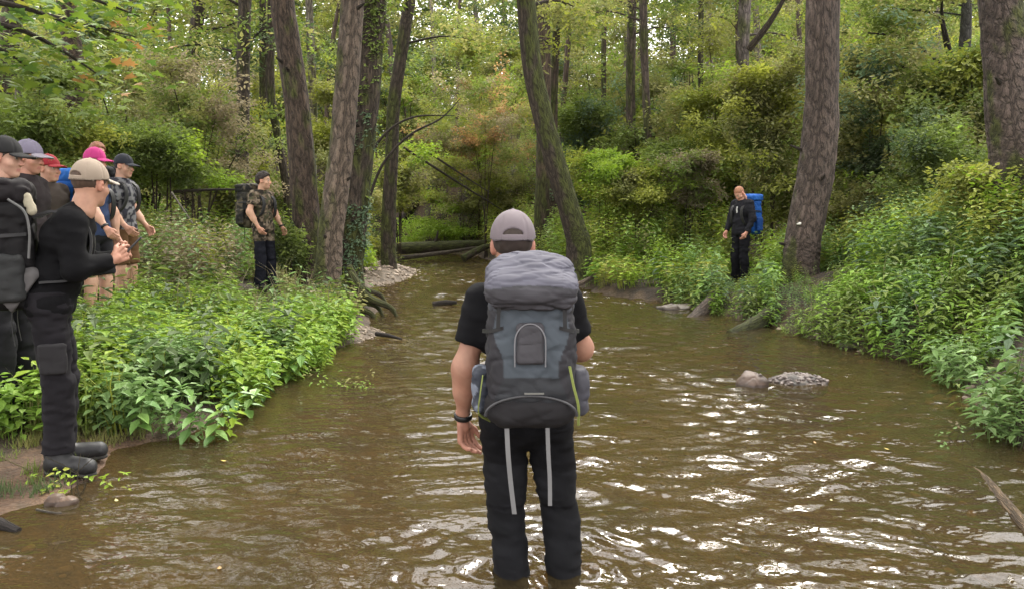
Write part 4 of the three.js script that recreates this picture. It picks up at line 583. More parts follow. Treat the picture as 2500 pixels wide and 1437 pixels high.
/** posed person; local axes: y up, +z the way the body faces, +x the person's left; metres for a height of 1.8 */
function person(label, o) {
  const k = o.H / 1.8, sc = p => p.map(v => v * k);
  const D = { pelvis: [0, 0.97, 0], waist: [0, 1.12, 0.005], chest: [0, 1.33, 0], neck: [0, 1.49, -0.01], head: [0, 1.665, 0.02], sL: [0.172, 1.445, -0.01], sR: [-0.172, 1.445, -0.01], eL: [0.225, 1.17, -0.03], eR: [-0.225, 1.17, -0.03], wL: [0.24, 0.925, 0.06], wR: [-0.24, 0.925, 0.06], hL: [0.09, 0.93, 0], hR: [-0.09, 0.93, 0], kL: [0.1, 0.51, 0.025], kR: [-0.1, 0.51, 0.025], aL: [0.11, 0.09, -0.02], aR: [-0.11, 0.09, -0.02], tL: [0.15, 0.03, 0.15], tR: [-0.15, 0.03, 0.15], ...o.pose };
  const J = {}; for (const n in D) J[n] = sc(D[n]);
  const along = (a, b, t) => mix3(a, b, t), axS = (() => { const v = [J.sL[0] - J.sR[0], J.sL[1] - J.sR[1], J.sL[2] - J.sR[2]], l = Math.hypot(...v); return v.map(x => x / l); })(), axH = (() => { const v = [J.hL[0] - J.hR[0], J.hL[1] - J.hR[1], J.hL[2] - J.hR[2]], l = Math.hypot(...v); return v.map(x => x / l); })();
  const off = (p, ax, m) => [p[0] + ax[0] * m, p[1] + ax[1] * m, p[2] + ax[2] * m], b = (o.build ?? 0.9) * k, w = k;
  const torso = [[off(J.pelvis, axH, -0.07 * w), off(J.pelvis, axH, 0.07 * w), 0.118 * b, 0.118 * b], [off(J.waist, axS, -0.055 * w), off(J.waist, axS, 0.055 * w), 0.112 * b, 0.112 * b], [off(J.chest, axS, -0.085 * w), off(J.chest, axS, 0.085 * w), 0.12 * b, 0.12 * b], [off(J.sR, axS, 0.03 * w), off(J.sL, axS, -0.03 * w), 0.066 * b, 0.066 * b], [J.pelvis, J.waist, 0.115 * b, 0.115 * b], [J.waist, J.chest, 0.118 * b, 0.12 * b]];
  const arm = (s, e, wr) => [[J[s], J[e], 0.056 * b, 0.044 * b], [J[e], J[wr], 0.044 * b, 0.029 * b], [along(J[e], J[wr], 0.12), along(J[e], J[wr], 0.45), 0.043 * b, 0.042 * b]];
  const leg = (h, kn, a) => [[J[h], J[kn], 0.086 * b, 0.056 * b], [J[kn], J[a], 0.055 * b, 0.038 * b], [along(J[kn], J[a], 0.15), along(J[kn], J[a], 0.5), 0.055 * b, 0.053 * b]];
  const arms = [...arm('sL', 'eL', 'wL'), ...arm('sR', 'eR', 'wR')], legs = [...leg('hL', 'kL', 'aL'), ...leg('hR', 'kR', 'aR')], feet = [[J.aL, J.tL, 0.042 * k, 0.032 * k], [J.aR, J.tR, 0.042 * k, 0.032 * k]];
  const neck = [[J.neck, along(J.neck, J.head, 0.75), 0.062 * b, 0.056 * k]];
  const field = (prims, inflate, kk = 0.045) => (x, y, z) => { let d = 9; for (const p of prims) { let q = cap(x, y, z, p[0], p[1], p[2] + inflate, p[3] + inflate); if (p[4]) { const [c, n] = p[4]; q = Math.max(q, (x - c[0]) * n[0] + (y - c[1]) * n[1] + (z - c[2]) * n[2]); } d = d > 8 ? q : smin(d, q, kk); } return d; };
  const box = (prims, m) => { const lo = [9, 9, 9], hi = [-9, -9, -9]; for (const p of prims) for (const q of [p[0], p[1]]) for (let i = 0; i < 3; i++) { lo[i] = Math.min(lo[i], q[i] - Math.max(p[2], p[3]) - m); hi[i] = Math.max(hi[i], q[i] + Math.max(p[2], p[3]) + m); } return [lo, hi]; };
  const cloth = (rough) => new THREE.MeshPhysicalMaterial({ vertexColors: true, roughness: rough, specularIntensity: 0.3 });
  const cell = o.cell ?? 0.015, skin = o.skin ?? SKIN, skinC = (x, y, z) => { const n = 0.82 + 0.25 * noise3(x * 22, y * 22, z * 22) + 0.14 * noise3(x * 90, y * 90, z * 90), q = noise3(x * 30 + 9, y * 30, z * 30); return [skin[0] * n, skin[1] * n * (0.93 + 0.12 * q), skin[2] * n * (0.92 + 0.14 * q)]; };
  const thin = (l, q) => l.map(p => [p[0], p[1], p[2] * q, p[3] * q]), long = o.clothes.some(g => g.kind !== 'top' && g.length > 1);
  const all = [...thin(torso, 0.9), ...arms, ...(long ? thin(legs, 0.82) : legs), ...feet, ...neck], geos = [nets(field(all, 0, 0.05), ...box(all, 0.02), cell, skinC)];
  // hands
  const unit = v => { const l = Math.hypot(...v) || 1; return v.map(x => x / l); }, sub = (a, c) => [a[0] - c[0], a[1] - c[1], a[2] - c[2]], cross = (a, c) => [a[1] * c[2] - a[2] * c[1], a[2] * c[0] - a[0] * c[2], a[0] * c[1] - a[1] * c[0]], mad = (p, v, m) => [p[0] + v[0] * m, p[1] + v[1] * m, p[2] + v[2] * m];
  const hand = (e, wr, side, hd = {}) => {
    const f = unit(hd.dir ?? sub(J[wr], J[e])), n0 = hd.palm ?? [-side, 0, 0.15], s = unit(cross(n0, f)).map(v => v * (hd.flip ?? side)), n = unit(cross(f, s)), nn = (n[0] * n0[0] + n[1] * n0[1] + n[2] * n0[2]) < 0 ? n.map(v => -v) : n, W = J[wr], curl = hd.curl ?? 0.35, pr = [];
    const spots = [0.03, 0.0105, -0.0095, -0.028], lens = [0.072, 0.08, 0.075, 0.058];
    pr.push([mad(W, f, -0.03), mad(W, f, 0.03), 0.027, 0.026]);
    spots.forEach((q, i) => {
      const root = mad(mad(W, f, 0.092 - Math.abs(i - 1) * 0.005), s, q * 1.2); pr.push([mad(mad(W, f, 0.018), s, q * 0.7), root, 0.0145, 0.0118]);
      let p = root, ang = 0.12 + curl * 0.35; for (const [u, r0, r1] of [[0.45, 0.0098, 0.009], [0.32, 0.009, 0.0083], [0.23, 0.0083, 0.0072]]) { ang += curl * (0.75 + 0.12 * i); const dir = [0, 1, 2].map(c => f[c] * Math.cos(ang) + nn[c] * Math.sin(ang)), e2 = mad(p, dir, lens[i] * u); pr.push([p, e2, r0, r1]); p = e2; }
    });
    const t0 = mad(mad(W, f, 0.028), s, 0.022), t1 = mad(mad(mad(t0, f, 0.032), s, 0.026), nn, 0.014), t2 = mad(mad(mad(t1, f, 0.03), s, 0.006), nn, 0.012); pr.push([t0, t1, 0.0145, 0.0108], [t1, t2, 0.0105, 0.0085]);
    return nets(field(pr, 0, 0.007), ...box(pr, 0.008), o.handCell ?? 0.006, (x, y, z) => { const q = 0.85 + 0.2 * noise3(x * 50, y * 50, z * 50); return [skin[0] * q * 1.03, skin[1] * q * 0.92, skin[2] * q * 0.92]; });
  };
  if (o.hands !== false) geos.push(hand('eL', 'wL', 1, o.handL), hand('eR', 'wR', -1, o.handR));
  // head
  const hp = o.headPose ?? [0, 0, 0], R = new THREE.Matrix4().makeRotationFromEuler(new THREE.Euler(hp[1], hp[0], hp[2], 'YXZ')), hm = R.elements, C = J.head;
  const hl = (x, y, z) => { x -= C[0]; y -= C[1]; z -= C[2]; return [hm[0] * x + hm[1] * y + hm[2] * z, hm[4] * x + hm[5] * y + hm[6] * z, hm[8] * x + hm[9] * y + hm[10] * z]; };
  const skull = (x, y, z, m = 0) => ell(x, y - 0.035, z + 0.008, 0.075 + m, 0.092 + m, 0.096 + m);
  const headF = (X, Y, Z) => {
    const [x, y, z] = hl(X, Y, Z), ax = Math.abs(x); let d = skull(x, y, z);
    d = smin(d, ell(x, y + 0.045, z - 0.035, 0.057, 0.072, 0.058), 0.04); d = smin(d, ell(x, y + 0.098, z - 0.066, 0.025, 0.02, 0.022), 0.025);
    d = smin(d, ell(ax - 0.042, y + 0.03, z - 0.055, 0.026, 0.024, 0.028), 0.02); d = smin(d, cap(ax, y, z, [0, 0.03, 0.083], [0.04, 0.03, 0.07], 0.012, 0.01), 0.014);
    d = Math.max(d, -(Math.hypot(ax - 0.032, y - 0.008, z - 0.102) - 0.017)); d = smin(d, Math.hypot(ax - 0.031, y - 0.008, z - 0.076) - 0.0135, 0.004);
    d = smin(d, cap(x, y, z, [0, 0.015, 0.088], [0, -0.03, 0.108], 0.008, 0.0125), 0.012); d = smin(d, ell(ax - 0.011, y + 0.032, z - 0.1, 0.009, 0.008, 0.011), 0.006);
    d = smin(d, cap(ax, y, z, [0, -0.062, 0.09], [0.019, -0.064, 0.081], 0.007, 0.004), 0.008); d = smin(d, cap(ax, y, z, [0, -0.074, 0.088], [0.016, -0.073, 0.08], 0.0075, 0.004), 0.008);
    d = smin(d, Math.max(ell(ax - 0.078, y + 0.004, z + 0.005, 0.013, 0.033, 0.021), -(Math.hypot(ax - 0.092, y + 0.004, z - 0.004) - 0.011)), 0.008);
    return smin(d, cap(x, y, z, [0, -0.02, -0.02], [0, -0.15, -0.035], 0.056, 0.056), 0.03);
  };
  const hairC = o.hairC ?? [0.03, 0.02, 0.015];
  geos.push(nets(headF, [C[0] - 0.135, C[1] - 0.19, C[2] - 0.135], [C[0] + 0.135, C[1] + 0.15, C[2] + 0.135], o.headCell ?? 0.007, (X, Y, Z) => {
    const [x, y, z] = hl(X, Y, Z), ax = Math.abs(x); let c = skinC(X, Y, Z);
    if (z > 0.06 && y < -0.058 && y > -0.08 && ax < 0.024) c = mix3(c, [0.36, 0.13, 0.11], 0.7);
    if (z > 0.05 && Math.hypot(ax - 0.031, y - 0.008) < 0.012) c = Math.hypot(ax - 0.031, y - 0.008) < 0.0065 ? [0.03, 0.02, 0.015] : [0.5, 0.45, 0.42];
    if (z > 0.055 && y > 0.024 && y < 0.037 && ax > 0.012 && ax < 0.05) c = mix3(c, hairC, 0.75);
    if (o.beard && y < -0.035 && z > -0.02 && !(z > 0.07 && y > -0.08 && ax < 0.024 && y < -0.055)) c = mix3(c, o.beard, 0.6);
    if (ax > 0.07 || (z > 0.1 && y < 0)) c = [c[0] * 1.08, c[1] * 0.92, c[2] * 0.92];
    return c;
  }));
  const root = thing('person', label, 'person', V(o.x, o.y ?? height(o.x, o.z), o.z), o.group); root.rotation.y = o.yaw;
  part('body', mergeGeometries(geos), vmat(0.6), root);
  // hair and cap
  const hb = [[C[0] - 0.15, C[1] - 0.17, C[2] - 0.15], [C[0] + 0.15, C[1] + 0.18, C[2] + 0.15]];
  if (o.hair) { const th = o.hair; part('hair', nets((X, Y, Z) => { const [x, y, z] = hl(X, Y, Z); const line = (o.hairline ?? -0.005) + z * 0.95 + 0.012 * noise3(x * 60, 3, z * 60); return Math.max(skull(x, y, z, th) + th * 0.9 * (fbm(x * 45, y * 45, z * 45, 2) - 0.55), line - y, Math.abs(x) > 0.066 && Math.abs(z + 0.005) < 0.026 && y < 0.03 ? 0.01 : -1); }, ...hb, o.headCell ?? 0.007, (x, y, z) => { const n = 0.7 + 0.6 * noise3(x * 90, y * 40, z * 90); return hairC.map(c => c * n); }), vmat(0.75), root); }
  if (o.cap) {
    const cc = o.cap, lowCut = (y, z) => 0.028 + z * (cc.tilt ?? 0.12) - y, cp = part('cap', nets((X, Y, Z) => {
      const [x, y, z] = hl(X, Y, Z), a = Math.atan2(x, z); let d = ell(x, y - 0.032, z + 0.008, 0.09, 0.112, 0.108) - 0.001 + 0.0035 * sstep(0.05, 0, Math.abs(((a / 1.047) % 1 + 1) % 1 - 0.5) * 0.4) * sstep(0.13, 0.1, y);
      d = Math.max(d, lowCut(y, z)); if (cc.open) d = Math.max(d, -Math.max(ell(x, y - 0.03, z + 0.12, 0.046, 0.036, 0.06), 0.046 - y - 0.004)); return d;
    }, ...hb, o.headCell ?? 0.007, cc.c2 ? (x, y, z) => { const [, , q] = hl(x, y, z); return q > 0.02 ? cc.c2 : cc.c; } : () => cc.c), vmat(0.9), root);
    part('bill', nets((X, Y, Z) => { const [x, y, z] = hl(X, Y, Z), u = y - 0.042 + x * x * 4 + (z - 0.09) * 0.22; return Math.max(ell(x, 0, z - 0.09, 0.08, 0.05, 0.095), Math.abs(u) - 0.0055, 0.06 - z); }, [hb[0][0] - 0.09, hb[0][1], hb[0][2] - 0.09], [hb[1][0] + 0.09, hb[1][1], hb[1][2] + 0.09], 0.006, () => cc.bill ?? cc.c), vmat(0.9), cp);
    part('button', nets((X, Y, Z) => { const [x, y, z] = hl(X, Y, Z); return ell(x, y - 0.145, z + 0.008, 0.009, 0.005, 0.009); }, [C[0] - 0.1, C[1], C[2] - 0.1], [C[0] + 0.1, C[1] + 0.2, C[2] + 0.1], 0.004, () => cc.c), vmat(0.9), cp);
    if (cc.open) part('strap', nets((X, Y, Z) => { const [x, y, z] = hl(X, Y, Z); return Math.max(Math.abs(ell(x, y - 0.032, z + 0.008, 0.09, 0.112, 0.108)) - 0.003, Math.abs(y - 0.022) - 0.007, z + 0.055); }, ...hb, 0.0055, () => cc.c.map(v => v * 0.7)), vmat(0.8), cp);
  }
  // clothes
  const folds = (amp, f) => (x, y, z) => amp * 0.5 * (fbm(x * f, y * f * 1.2 + 9, z * f, 2) - 0.5) + amp * 0.75 * Math.pow(Math.abs(fbm(x * f * 0.5 + y * f * 0.35 + 3, y * f * 1.25 - x * 3, z * f * 0.5 + 7, 3) - 0.5) * 4, 0.8) - amp * 0.4;
  const limbCut = (list, frac) => { // shorten a chain of [joint a, joint b] at frac (0..2) with a flat hem
    const out = []; for (const [a, c, r0, r1, seg] of list) { if (seg >= frac) continue; const t = Math.min(1, frac - seg); if (t < 1) { const n = unit(sub(c, a)); out.push([a, c, r0, r1, [along(a, c, t), n]]); } else out.push([a, c, r0, r1]); } return out;
  };
  for (const g of o.clothes) {
    let prims;
    const sleeve = (s, e, wr, f) => limbCut([[J[s], J[e], 0.053 * b + (g.loose ?? 0) * 0.5, 0.042 * b + (g.loose ?? 0), 0], [J[e], J[wr], 0.042 * b + (g.loose ?? 0) * 0.6, 0.032 * b, 1]], f), pant = (h, kn, a, f) => limbCut([[J[h], J[kn], 0.088 * b, 0.058 * b + (g.loose ?? 0), 0], [J[kn], J[a], 0.058 * b + (g.loose ?? 0), (g.hem ?? 0.05) * b + (g.loose ?? 0), 1]], f);
    if (g.kind === 'top') prims = [...torso, [J.neck, along(J.neck, J.chest, 0.3), 0.066 * b, 0.1 * b], ...sleeve('sL', 'eL', 'wL', g.sleeve), ...sleeve('sR', 'eR', 'wR', g.sleeve)];
    else prims = [torso[0], torso[4], ...pant('hL', 'kL', 'aL', g.length), ...pant('hR', 'kR', 'aR', g.length)];
    const f = field(prims, g.inflate ?? 0.014, g.kind === 'top' ? 0.04 : 0.02), fo = folds(g.fold ?? 0.012, g.ff ?? 11), lim = g.kind === 'top' ? (y => (g.hemY ?? 0.93) * k - y) : (y => y - (g.top ?? 1.04) * k), collar = g.kind === 'top' ? (y => y - (g.collar ?? 1.535) * k) : () => -1;
    part(g.name, nets((x, y, z) => Math.max(f(x, y, z) + fo(x, y, z), lim(y), collar(y)), ...box(prims, 0.035), g.cell ?? cell * 0.85, g.colour ?? ((x, y, z) => { const n = 0.85 + 0.3 * noise3(x * 14, y * 14, z * 14); return g.c.map(v => v * n); })), cloth(g.rough ?? 0.9), root);
  }
  for (const s of o.boots ? ['L', 'R'] : []) {
    const a = J['a' + s], t = J['t' + s], low = Math.min(a[1] - 0.075 * k, t[1] - 0.02), dirT = unit([t[0] - a[0], 0, t[2] - a[2]]), heel = mad(a, dirT, -0.035), shin = along(a, J['k' + s], 0.28);
    const bt = part('boot', nets((x, y, z) => { let d = cap(x, y, z, [heel[0], low + 0.05, heel[2]], [a[0], low + 0.06, a[2]], 0.05, 0.055); d = smin(d, cap(x, y, z, [a[0], low + 0.055, a[2]], [t[0], low + 0.048, t[2]], 0.055, 0.05), 0.03); d = smin(d, cap(x, y, z, a, shin, 0.055, 0.058), 0.04); return Math.max(d + 0.004 * (noise3(x * 50, y * 50, z * 50) - 0.5), low + 0.018 - y, (y - shin[1]) ); }, [Math.min(a[0], t[0], heel[0]) - 0.09, low - 0.01, Math.min(a[2], t[2], heel[2]) - 0.09], [Math.max(a[0], t[0], heel[0]) + 0.09, shin[1] + 0.08, Math.max(a[2], t[2], heel[2]) + 0.09], o.bootCell ?? 0.012, () => o.boots), vmat(0.55), root);
    part('sole', nets((x, y, z) => Math.max(smin(cap(x, 0, z, [heel[0], 0, heel[2]], [a[0], 0, a[2]], 0.047, 0.05), cap(x, 0, z, [a[0], 0, a[2]], [t[0], 0, t[2]], 0.05, 0.046), 0.02), Math.abs(y - low - 0.009) - 0.012), [Math.min(a[0], t[0], heel[0]) - 0.09, low - 0.02, Math.min(a[2], t[2], heel[2]) - 0.09], [Math.max(a[0], t[0], heel[0]) + 0.09, low + 0.04, Math.max(a[2], t[2], heel[2]) + 0.09], 0.01, () => [0.02, 0.018, 0.016]), vmat(0.8), bt);
    if (o.laces) { const lc = []; for (let i = 0; i < 4; i++) { const p = along(a, shin, i / 4), c = mad(p, dirT, 0.056), sd = [dirT[2], 0, -dirT[0]]; lc.push(new THREE.TubeGeometry(new THREE.LineCurve3(V(...mad(c, sd, -0.025)), V(...mad(mad(c, sd, 0.025), [0, 1, 0], 0.012))), 2, 0.003, 5)); } part('laces', mergeGeometries(lc), mat(0.02, 0.02, 0.02), bt); }
  }
  if (o.watch) { const e = J['e' + o.watch], wr = J['w' + o.watch], n = unit(sub(wr, e)), c = along(e, wr, 0.93); const q = new THREE.Quaternion().setFromUnitVectors(V(0, 0, 1), V(...n)), t = new THREE.TorusGeometry(0.032, 0.0065, 8, 24); t.scale(1, 1, 2); t.applyQuaternion(q); t.translate(...c); part('wristwatch', t, mat(0.006, 0.006, 0.007, 0.4), root); }
  return { root, J, k };
}
/** rucksack in its wearer's axes: origin at the bottom of the back panel; parts as [name, sdf, lo, hi, colour, cell, rough] */
function backpack(label, wearer, [x, y, z], parts, extra, name = 'backpack') {
  const w = wearer.root, root = thing(name, label, 'backpack', w.localToWorld ? V(x, y, z).applyAxisAngle(V(0, 1, 0), w.rotation.y).add(w.position) : w.position); root.rotation.y = w.rotation.y;
  const made = {}; for (const [nm, f, lo, hi, c, cell = 0.012, rough = 0.75, under] of parts) made[nm] = part(nm, nets(f, lo, hi, cell, typeof c === 'function' ? c : (px, py, pz) => { const n = 0.85 + 0.3 * noise3(px * 18, py * 18, pz * 18); return c.map(v => v * n); }), new THREE.MeshPhysicalMaterial({ vertexColors: true, roughness: rough, specularIntensity: 0.4 }), under ? made[under] : root);
  if (extra) extra(root, made); return root;
}
const creases = (x, y, z, a, f) => a * 0.7 * (fbm(x * f, y * f * 1.3, z * f, 3) - 0.5) + a * 0.55 * (1 - Math.min(1, Math.abs(fbm(x * f * 0.6 + 4, y * f * 1.1 + x * f * 0.35, z * f * 0.6, 2) - 0.5) * 9)) + a * 0.3 * (1 - Math.min(1, Math.abs(fbm(x * f * 1.3 - y * f * 0.6, y * f * 1.6 + 8, z * f * 1.3, 2) - 0.5) * 8));

// the man wading in midstream, seen from behind
const WADER = person('man in black clothes and grey cap standing in the stream, seen from behind', {
  x: 0.125, z: -3.1, y: -0.33, yaw: Math.PI, H: 1.8, build: 0.91, cell: 0.011, headCell: 0.0045, handCell: 0.004, skin: [0.34, 0.175, 0.12],
  pose: { pelvis: [0.07, 0.97, 0], waist: [0.075, 1.12, 0.01], chest: [0.085, 1.33, 0.02], neck: [0.112, 1.49, 0.015], head: [0.122, 1.655, 0.045], sL: [0.245, 1.435, 0], sR: [-0.085, 1.44, 0.01], eL: [0.31, 1.185, -0.02], wL: [0.325, 0.95, 0.05], eR: [-0.16, 1.235, 0.1], wR: [-0.07, 1.2, 0.33], hL: [0.158, 0.93, 0], hR: [-0.024, 0.93, 0], kL: [0.145, 0.53, 0.02], kR: [-0.075, 0.53, 0.02], aL: [0.105, 0.09, -0.02], aR: [-0.105, 0.09, -0.02], tL: [0.13, 0.03, 0.15], tR: [-0.15, 0.03, 0.15] },
  handL: { palm: [-0.8, 0, -0.6], curl: 0.4, dir: [-0.12, -1, 0.12] }, headPose: [0.02, 0.06, 0], hair: 0.008, hairC: [0.03, 0.019, 0.014], hairline: -0.028,
  cap: { c: [0.15, 0.125, 0.138], open: true, tilt: 0.1 }, watch: 'L', boots: [0.01, 0.01, 0.01],
  clothes: [{ name: 'shirt', kind: 'top', sleeve: 0.66, c: BLACK, loose: 0.012, inflate: 0.014, fold: 0.012 }, { name: 'trousers', kind: 'pants', length: 2, hem: 0.052, loose: 0.008, inflate: 0.014, fold: 0.016, ff: 13, colour: (x, y, z) => { const n = 0.8 + 0.4 * noise3(x * 16, y * 16, z * 16), e = 0.78 + 0.02 * Math.sin(x * 9); return y > e ? [0.004 * n, 0.004 * n, 0.005 * n] : Math.abs(y - 0.62 - 0.02 * z) < 0.007 ? [0.003, 0.003, 0.004] : [0.0085 * n, 0.0088 * n, 0.0105 * n]; } }],
});
backpack('large slate grey backpack on the back of the man standing in the stream', WADER, [0.056, 1.02, -0.1], [
  ['main_bag', (x, y, z) => { const t = y - 0.31, w = 0.168 - 0.05 * sstep(0.05, 0.3, t) * 0.4 - 0.012 * Math.abs(t); return rbox(x, t, z + 0.125, w, 0.26, 0.125 - 0.02 * Math.abs(t), 0.085) + creases(x, y, z, 0.015, 13); }, [-0.22, 0.02, -0.3], [0.22, 0.62, 0.04], (x, y, z) => { const n = 0.85 + 0.3 * noise3(x * 14, y * 14, z * 14), lo = y < 0.2 + 0.1 * x * x; return (Math.abs(x) > 0.115 + 0.02 * Math.sin(y * 20) ? [0.032, 0.031, 0.036] : lo ? [0.034, 0.036, 0.041] : [0.068, 0.081, 0.097]).map(v => v * n); }, 0.0075],
  ['collar', (x, y, z) => rbox(x, y - 0.5, z + 0.115, 0.158, 0.065, 0.12, 0.05) + creases(x, y * 0.5, z, 0.034, 13), [-0.2, 0.4, -0.28], [0.2, 0.6, 0.04], [0.085, 0.09, 0.105], 0.0075],
  ['lid', (x, y, z) => { const yy = y - 0.585 + 0.05 * sstep(-0.1, -0.28, z); return smin(rbox(x, yy, z + 0.13, 0.17, 0.075, 0.165, 0.072), ell(x, yy - 0.05, z + 0.1, 0.15, 0.06, 0.13), 0.04) + creases(x * 0.45, y * 1.3, z, 0.014, 20) + 0.008 * (noise3(x * 6 + 2, y * 9, z * 6) - 0.5); }, [-0.23, 0.42, -0.34], [0.23, 0.74, 0.08], (x, y, z) => { const n = 0.88 + 0.24 * noise3(x * 14, y * 14, z * 14), seam = Math.abs(y - 0.545 - 0.02 * Math.cos(x * 9)) < 0.004 && z < -0.2; return (seam ? [0.05, 0.05, 0.055] : y < 0.545 + 0.02 * Math.cos(x * 9) && z < -0.12 ? [0.05, 0.048, 0.055] : [0.082, 0.081, 0.105]).map(v => v * n); }, 0.0052],
  ['bottom_compartment', (x, y, z) => rbox(x, y - 0.065, z + 0.118, 0.172 - 0.25 * (y < 0.05 ? (0.05 - y) : 0), 0.085, 0.125, 0.075) + creases(x, y, z, 0.01, 10), [-0.21, -0.05, -0.28], [0.21, 0.18, 0.04], [0.018, 0.017, 0.019], 0.0075],
  ['front_pocket', (x, y, z) => Math.max(rbox(x - 0.005, y - 0.34, z + 0.25, 0.052 - 0.09 * (y - 0.34) * 0.3, 0.085, 0.02, 0.019), -9) + creases(x, y, z, 0.006, 20), [-0.1, 0.22, -0.3], [0.1, 0.46, -0.2], [0.055, 0.053, 0.06], 0.006],
  ['side_pocket', (x, y, z) => rbox(x - 0.178, y - 0.13, z + 0.1, 0.042, 0.105, 0.07, 0.04) + creases(x, y, z, 0.024, 14), [0.1, -0.02, -0.22], [0.28, 0.28, 0.02], (x, y, z) => noise3(x * 30, y * 22, z * 30) > 0.55 ? [0.17, 0.19, 0.24] : [0.04, 0.045, 0.06], 0.0075, 0.6],
  ['side_pocket', (x, y, z) => rbox(x + 0.18, y - 0.12, z + 0.1, 0.04, 0.11, 0.065, 0.038) + creases(x, y, z, 0.014, 12), [-0.28, -0.03, -0.22], [-0.1, 0.3, 0.02], [0.055, 0.055, 0.068], 0.0075, 0.6],
  ['hip_belt', (x, y, z) => Math.max(Math.abs(ell(x, 0, z - 0.09, 0.2, 1, 0.16)) - 0.014, Math.abs(y - 0.06) - 0.05), [-0.25, -0.02, -0.1], [0.25, 0.14, 0.28], [0.02, 0.02, 0.022], 0.01],
], (root) => {
  const grey = mat(0.17, 0.17, 0.175, 0.7), lime = mat(0.2, 0.24, 0.06, 0.7), blk = mat(0.015, 0.015, 0.017, 0.6), X = V(1, 0, 0);
  part('hanging_strap', ribbonGeo([V(0.088, -0.01, -0.2), V(0.083, -0.12, -0.2), V(0.074, -0.24, -0.185), V(0.06, -0.38, -0.17)], 0.017, 0.003, X), grey, root);
  part('hanging_strap', ribbonGeo([V(-0.06, -0.01, -0.2), V(-0.064, -0.12, -0.19), V(-0.07, -0.23, -0.18), V(-0.072, -0.345, -0.17)], 0.015, 0.003, X), grey, root);
  part('trim_strap', ribbonGeo([V(0.175, 0.2, -0.2), V(0.185, 0.12, -0.2), V(0.19, 0.04, -0.17), V(0.15, -0.005, -0.12)], 0.011, 0.004, V(0, 0.6, 0.8).normalize()), lime, root);
  part('trim_strap', ribbonGeo([V(-0.135, 0.25, -0.252), V(-0.15, 0.17, -0.25), V(-0.168, 0.09, -0.238), V(-0.172, 0.0, -0.2)], 0.009, 0.004, V(0.9, 0, 0.3).normalize()), lime, root);
  const arc = []; for (let i = 0; i <= 14; i++) { const a = Math.PI * i / 14; arc.push(V(0.165 * Math.cos(a), 0.045 + 0.085 * Math.sin(a), -0.225 - 0.02 * Math.sin(a))); } part('zip', new THREE.TubeGeometry(new THREE.CatmullRomCurve3(arc), 40, 0.0055, 6), mat(0.045, 0.045, 0.05, 0.5), root);
  const pz = []; for (let i = 0; i <= 12; i++) { const a = Math.PI * i / 12; pz.push(V(0.005 + 0.054 * Math.cos(a), 0.345 + 0.075 * Math.sin(a), -0.268)); } pz.unshift(V(0.059, 0.25, -0.262)); pz.push(V(-0.049, 0.25, -0.262)); part('zip', new THREE.TubeGeometry(new THREE.CatmullRomCurve3(pz), 40, 0.0026, 6), mat(0.17, 0.17, 0.185, 0.5), root);
  for (const sx of [1, -1]) { part('compression_strap', ribbonGeo([V(sx * 0.17, 0.36, -0.05), V(sx * 0.176, 0.37, -0.13), V(sx * 0.14, 0.385, -0.22), V(sx * 0.1, 0.4, -0.247)], 0.015, 0.004, V(0, 1, 0)), blk, root); part('compression_strap', ribbonGeo([V(sx * 0.11, 0.56, -0.29), V(sx * 0.115, 0.48, -0.262), V(sx * 0.118, 0.4, -0.252)], 0.014, 0.004, X), blk, root); }
  for (const sx of [1, -1]) part('shoulder_strap', ribbonGeo([V(sx * 0.08, 0.42, 0.0), V(sx * 0.1, 0.53, 0.07), V(sx * 0.11, 0.515, 0.19), V(sx * 0.12, 0.38, 0.25), V(sx * 0.14, 0.22, 0.2), V(sx * 0.17, 0.1, 0.05)], 0.06, 0.012, X), blk, root);
  part('haul_loop', new THREE.TubeGeometry(new THREE.CatmullRomCurve3([V(0.03, 0.6, 0.02), V(0.02, 0.655, 0.03), V(-0.02, 0.655, 0.03), V(-0.03, 0.6, 0.02)]), 12, 0.006, 6), blk, root);
  root.scale.y = 0.905;
  part('logo_patch', new THREE.BoxGeometry(0.07, 0.007, 0.004), mat(0.14, 0.14, 0.13, 0.7), root).position.set(-0.01, 0.142, -0.252);
});

